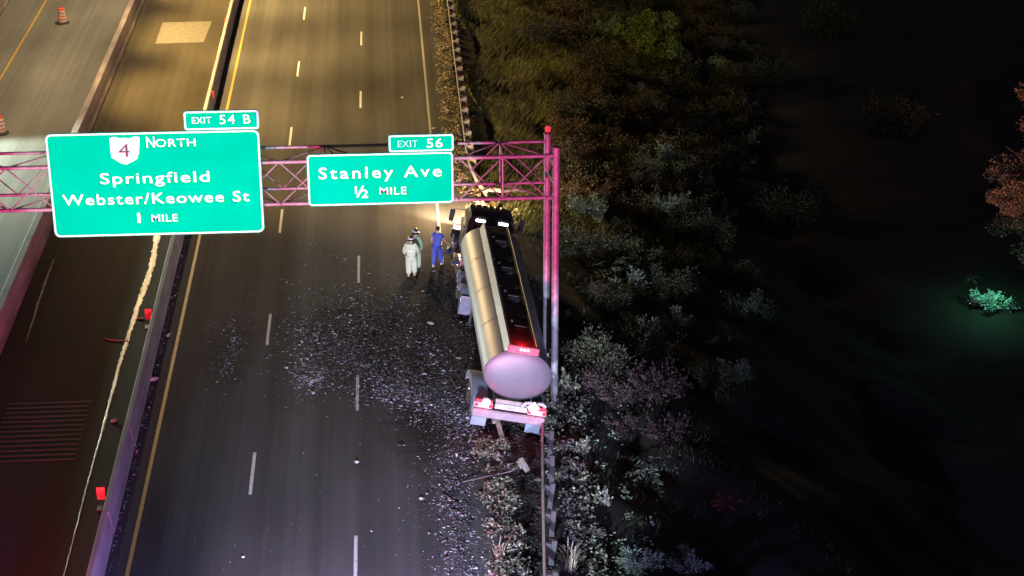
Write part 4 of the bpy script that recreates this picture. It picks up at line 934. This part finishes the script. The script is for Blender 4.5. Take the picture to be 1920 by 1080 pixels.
# ================================================================== DEBRIS
m_chip = mat("soil_chips", (.31, .30, .33), (.11, .105, .12), .85, scale=3, tint=True)
m_clod = mat("dark_clods", (.035, .028, .026), (.02, .017, .016), .95, scale=3, tint=True)
def chips(name, XY, size, m, label, lo=.35, hi=1.7, flat=.45):
    XY = np.asarray(XY); n = len(XY); z = np.where(XY[:, 0] < 3.3, .0, tz(XY[:, 0], XY[:, 1]) + .01); s = size * RNG.lognormal(-.05, .42, n)[:, None]
    base = np.array([[1, 0, 0], [-.5, .87, 0], [-.5, -.87, 0], [0, 0, 1.2]], float); a = RNG.uniform(0, 6.28, n); ca, sa = np.cos(a), np.sin(a)
    V_ = np.zeros((n, 4, 3)); st_ = RNG.uniform(.4, 1.3, (n, 4, 1)) * base[None]
    st_[:, :, 0] *= RNG.uniform(.6, 2.0, (n, 1)); V_[:, :, 0] = st_[:, :, 0] * ca[:, None] - st_[:, :, 1] * sa[:, None]; V_[:, :, 1] = st_[:, :, 0] * sa[:, None] + st_[:, :, 1] * ca[:, None]; V_[:, :, 2] = st_[:, :, 2] * flat
    V_[:, :3, 2] += RNG.uniform(0, .35, (n, 3)); V_ = V_ * s[:, :, None] + np.stack([XY[:, 0], XY[:, 1], z], 1)[:, None]
    f = np.array([[0, 1, 2], [0, 3, 1], [1, 3, 2], [2, 3, 0]]); F_ = (np.arange(n)[:, None, None] * 4 + f[None]).reshape(-1, 3)
    o = raw_mesh(name, V_.reshape(-1, 3), F_, m, tones(n, 4, lo, hi, .12)); return tag(o, label, "debris", kind="stuff")
def around(path, n, sd, seed):
    st_ = np.random.default_rng(seed); P0 = np.array(path, float); k = st_.integers(0, len(P0) - 1, n); t = st_.uniform(0, 1, (n, 1)); q_ = P0[k] * (1 - t) + P0[k + 1] * t
    return q_ + st_.normal(0, 1, (n, 2)) * np.array(sd) * st_.exponential(1, (n, 1)) ** .5
w = lambda L_: [tuple(atz(*p).xy) for p in L_]
L1 = w([(560, 610), (640, 650), (700, 700), (780, 730), (860, 770), (900, 800)])
L2 = w([(620, 590), (700, 610), (790, 650), (860, 700)])
L3 = w([(560, 660), (580, 720), (600, 700)]); L4 = w([(430, 600), (440, 650), (420, 700)])
L5 = w([(870, 800), (850, 880), (850, 960), (870, 1079), (880, 1160)])
L6 = w([(700, 740), (800, 750), (880, 790)])
L7 = w([(640, 480), (600, 560), (700, 560), (800, 560), (640, 600)])
bk = lambda a: a[(a[:, 0] < 4.0)]
a = np.concatenate([around(L1, 4600, (.7, .9), 1), around(L2, 1500, (.8, 1.7), 2), around(L3, 900, (.4, .7), 3), around(L4, 400, (.35, 1.2), 4), around(L5, 2400, (.55, .6), 5), around(L6, 1500, (.6, .7), 6), around(L7, 520, (1.5, 1.6), 7)])
chips("debris_chips", bk(a), .031, m_chip, "pale soil chips and gravel strewn over the lanes left of the trailer", .15, 1.8)
a = np.concatenate([around(L1, 5200, (.8, 1.2), 11), around(L2, 4600, (.9, 1.8), 12), around(L5, 2600, (.4, .5), 15), around(w([(830, 520), (850, 600), (870, 680), (890, 760)]), 3200, (.5, 1.0), 16)])
chips("dark_clods", bk(a), .036, m_clod, "dark soil clods thrown over the shoulder and lanes by the truck")
st_ = np.random.default_rng(9); a = np.stack([st_.uniform(-9.1, 2.3, 260), st_.uniform(53, 84, 260)], 1); chips("fine_grit", a, .018, m_chip, "fine grit scattered across the main lanes", .8, 2.4)
a = np.stack([-9.33 + np.abs(st_.normal(0, .12, 420)), st_.uniform(52, 84, 420)], 1); chips("barrier_grit", a, .03, m_chip, "grit gathered along the foot of the median barrier", .5, 2.)
a = np.stack([st_.uniform(4.0, 5.3, 1500), st_.uniform(51, 64, 1500)], 1); chips("rut_clods", a, .05, m_clod, "wet dark clods in the rut behind the trailer")
# lumps one can point to
m_lump = mat("pale_lump", (.42, .40, .37), (.28, .26, .24), .85, scale=5)
def lump(px, py, s_, label, m=m_lump, el=1.):
    p = att(px, py); p.z = max(p.z, 0) if p.x < 3.3 else p.z
    b = MB(); rr = random.Random(int(px)); rings = []
    for h, k in ((0, .9), (.35, 1.), (.7, .7), (.95, .25)):
        rings.append([(math.cos(2 * math.pi * j / 8) * k * s_ * el * rr.uniform(.75, 1.2), math.sin(2 * math.pi * j / 8) * k * s_ * rr.uniform(.75, 1.2), h * s_ * .8) for j in range(8)])
    b.loft(rings); o = b.build("debris_lump", m, label=label, cat="debris lump", group="pale lumps lying on the lanes"); o.location = p; o.rotation_euler.z = rr.uniform(0, 3); return o
m_lump2 = mat("tan_lump", (.34, .25, .14), (.22, .16, .09), .85, scale=5)
for px, py, s_, el, lb_, m in ((808, 608, .10, 1.6, "white flat lump on the dirt left of the trailer's middle", m_lump), (790, 937, .085, 1, "small white lump at the lower right of the main lanes", m_lump), (669, 868, .08, 1.2, "small pale lump in the middle lane above the lowest dash", m_lump),
    (456, 1046, .06, 1, "small pale lump near the bottom of the left lane", m_lump), (755, 184, .09, 1.6, "tan lump on the right lane above the smaller sign", m_lump2), (813, 242, .10, 1.7, "tan lump on the white edge line near the EXIT 56 tab", m_lump2), (213, 791, .10, 1.4, "pale lump between the wet trickle and the median barrier", m_lump),
    (860, 674, .08, 1.5, "whitish chip beside the trailer's left flank", m_lump), (287, 713, .13, 1.8, "bluish lump at the foot of the median barrier's right side", m_lump), (316, 630, .09, 2.2, "pale splinter right of the median barrier below the large sign", m_lump), (375, 178, .05, 1, "dark speck on the narrow lane near the exit tab", m_clod)):
    lump(px, py, s_, lb_, m, el)
b = MB(); q = [atz(*p, .03) for p in ((197, 634), (207, 637), (222, 638), (240, 638))]; b.tube(q, .018, 6); tag(b.build("bent_stick", m_lump2), "thin pale stick lying across the narrow lane beside the wet trickle", "stick")
b = MB(); q = [atz(*p, .03) for p in ((256, 597), (270, 597))]; b.box((q[0] + q[1]) / 2, (.28, .10, .05), bev=.015); tag(b.build("orange_block", m_lump2), "short tan block at the foot of the marker panel below the large sign", "block")
# heap pushed up in front of the tractor, lit by its headlights
for k, (x, y, s_, lb_) in enumerate(((4.55, 86.3, .30, "bright clod in front of the truck's hood, leftmost of the heap"), (5.15, 86.9, .26, "bright clod in the middle of the heap before the hood"), (5.8, 87.3, .34, "large bright clod behind the others before the hood"), (4.2, 85.2, .2, "small bright clod left of the hood"), (6.3, 86.6, .22, "bright clod at the right end of the heap before the hood"))):
    o = lump(300 + k, 700, s_, lb_, m_lump2, 1.5); o.location = (x, y, float(tz(x, y))); o["group"] = "clods heaped before the hood"
A = clus(900, (3.6, 6.8, 84.5, 89.5), 40, .3, 21); cover("hood_brush", A, .17, D.materials["dry_leaf"], "torn brush heaped before the hood of the truck", .3, "brush")
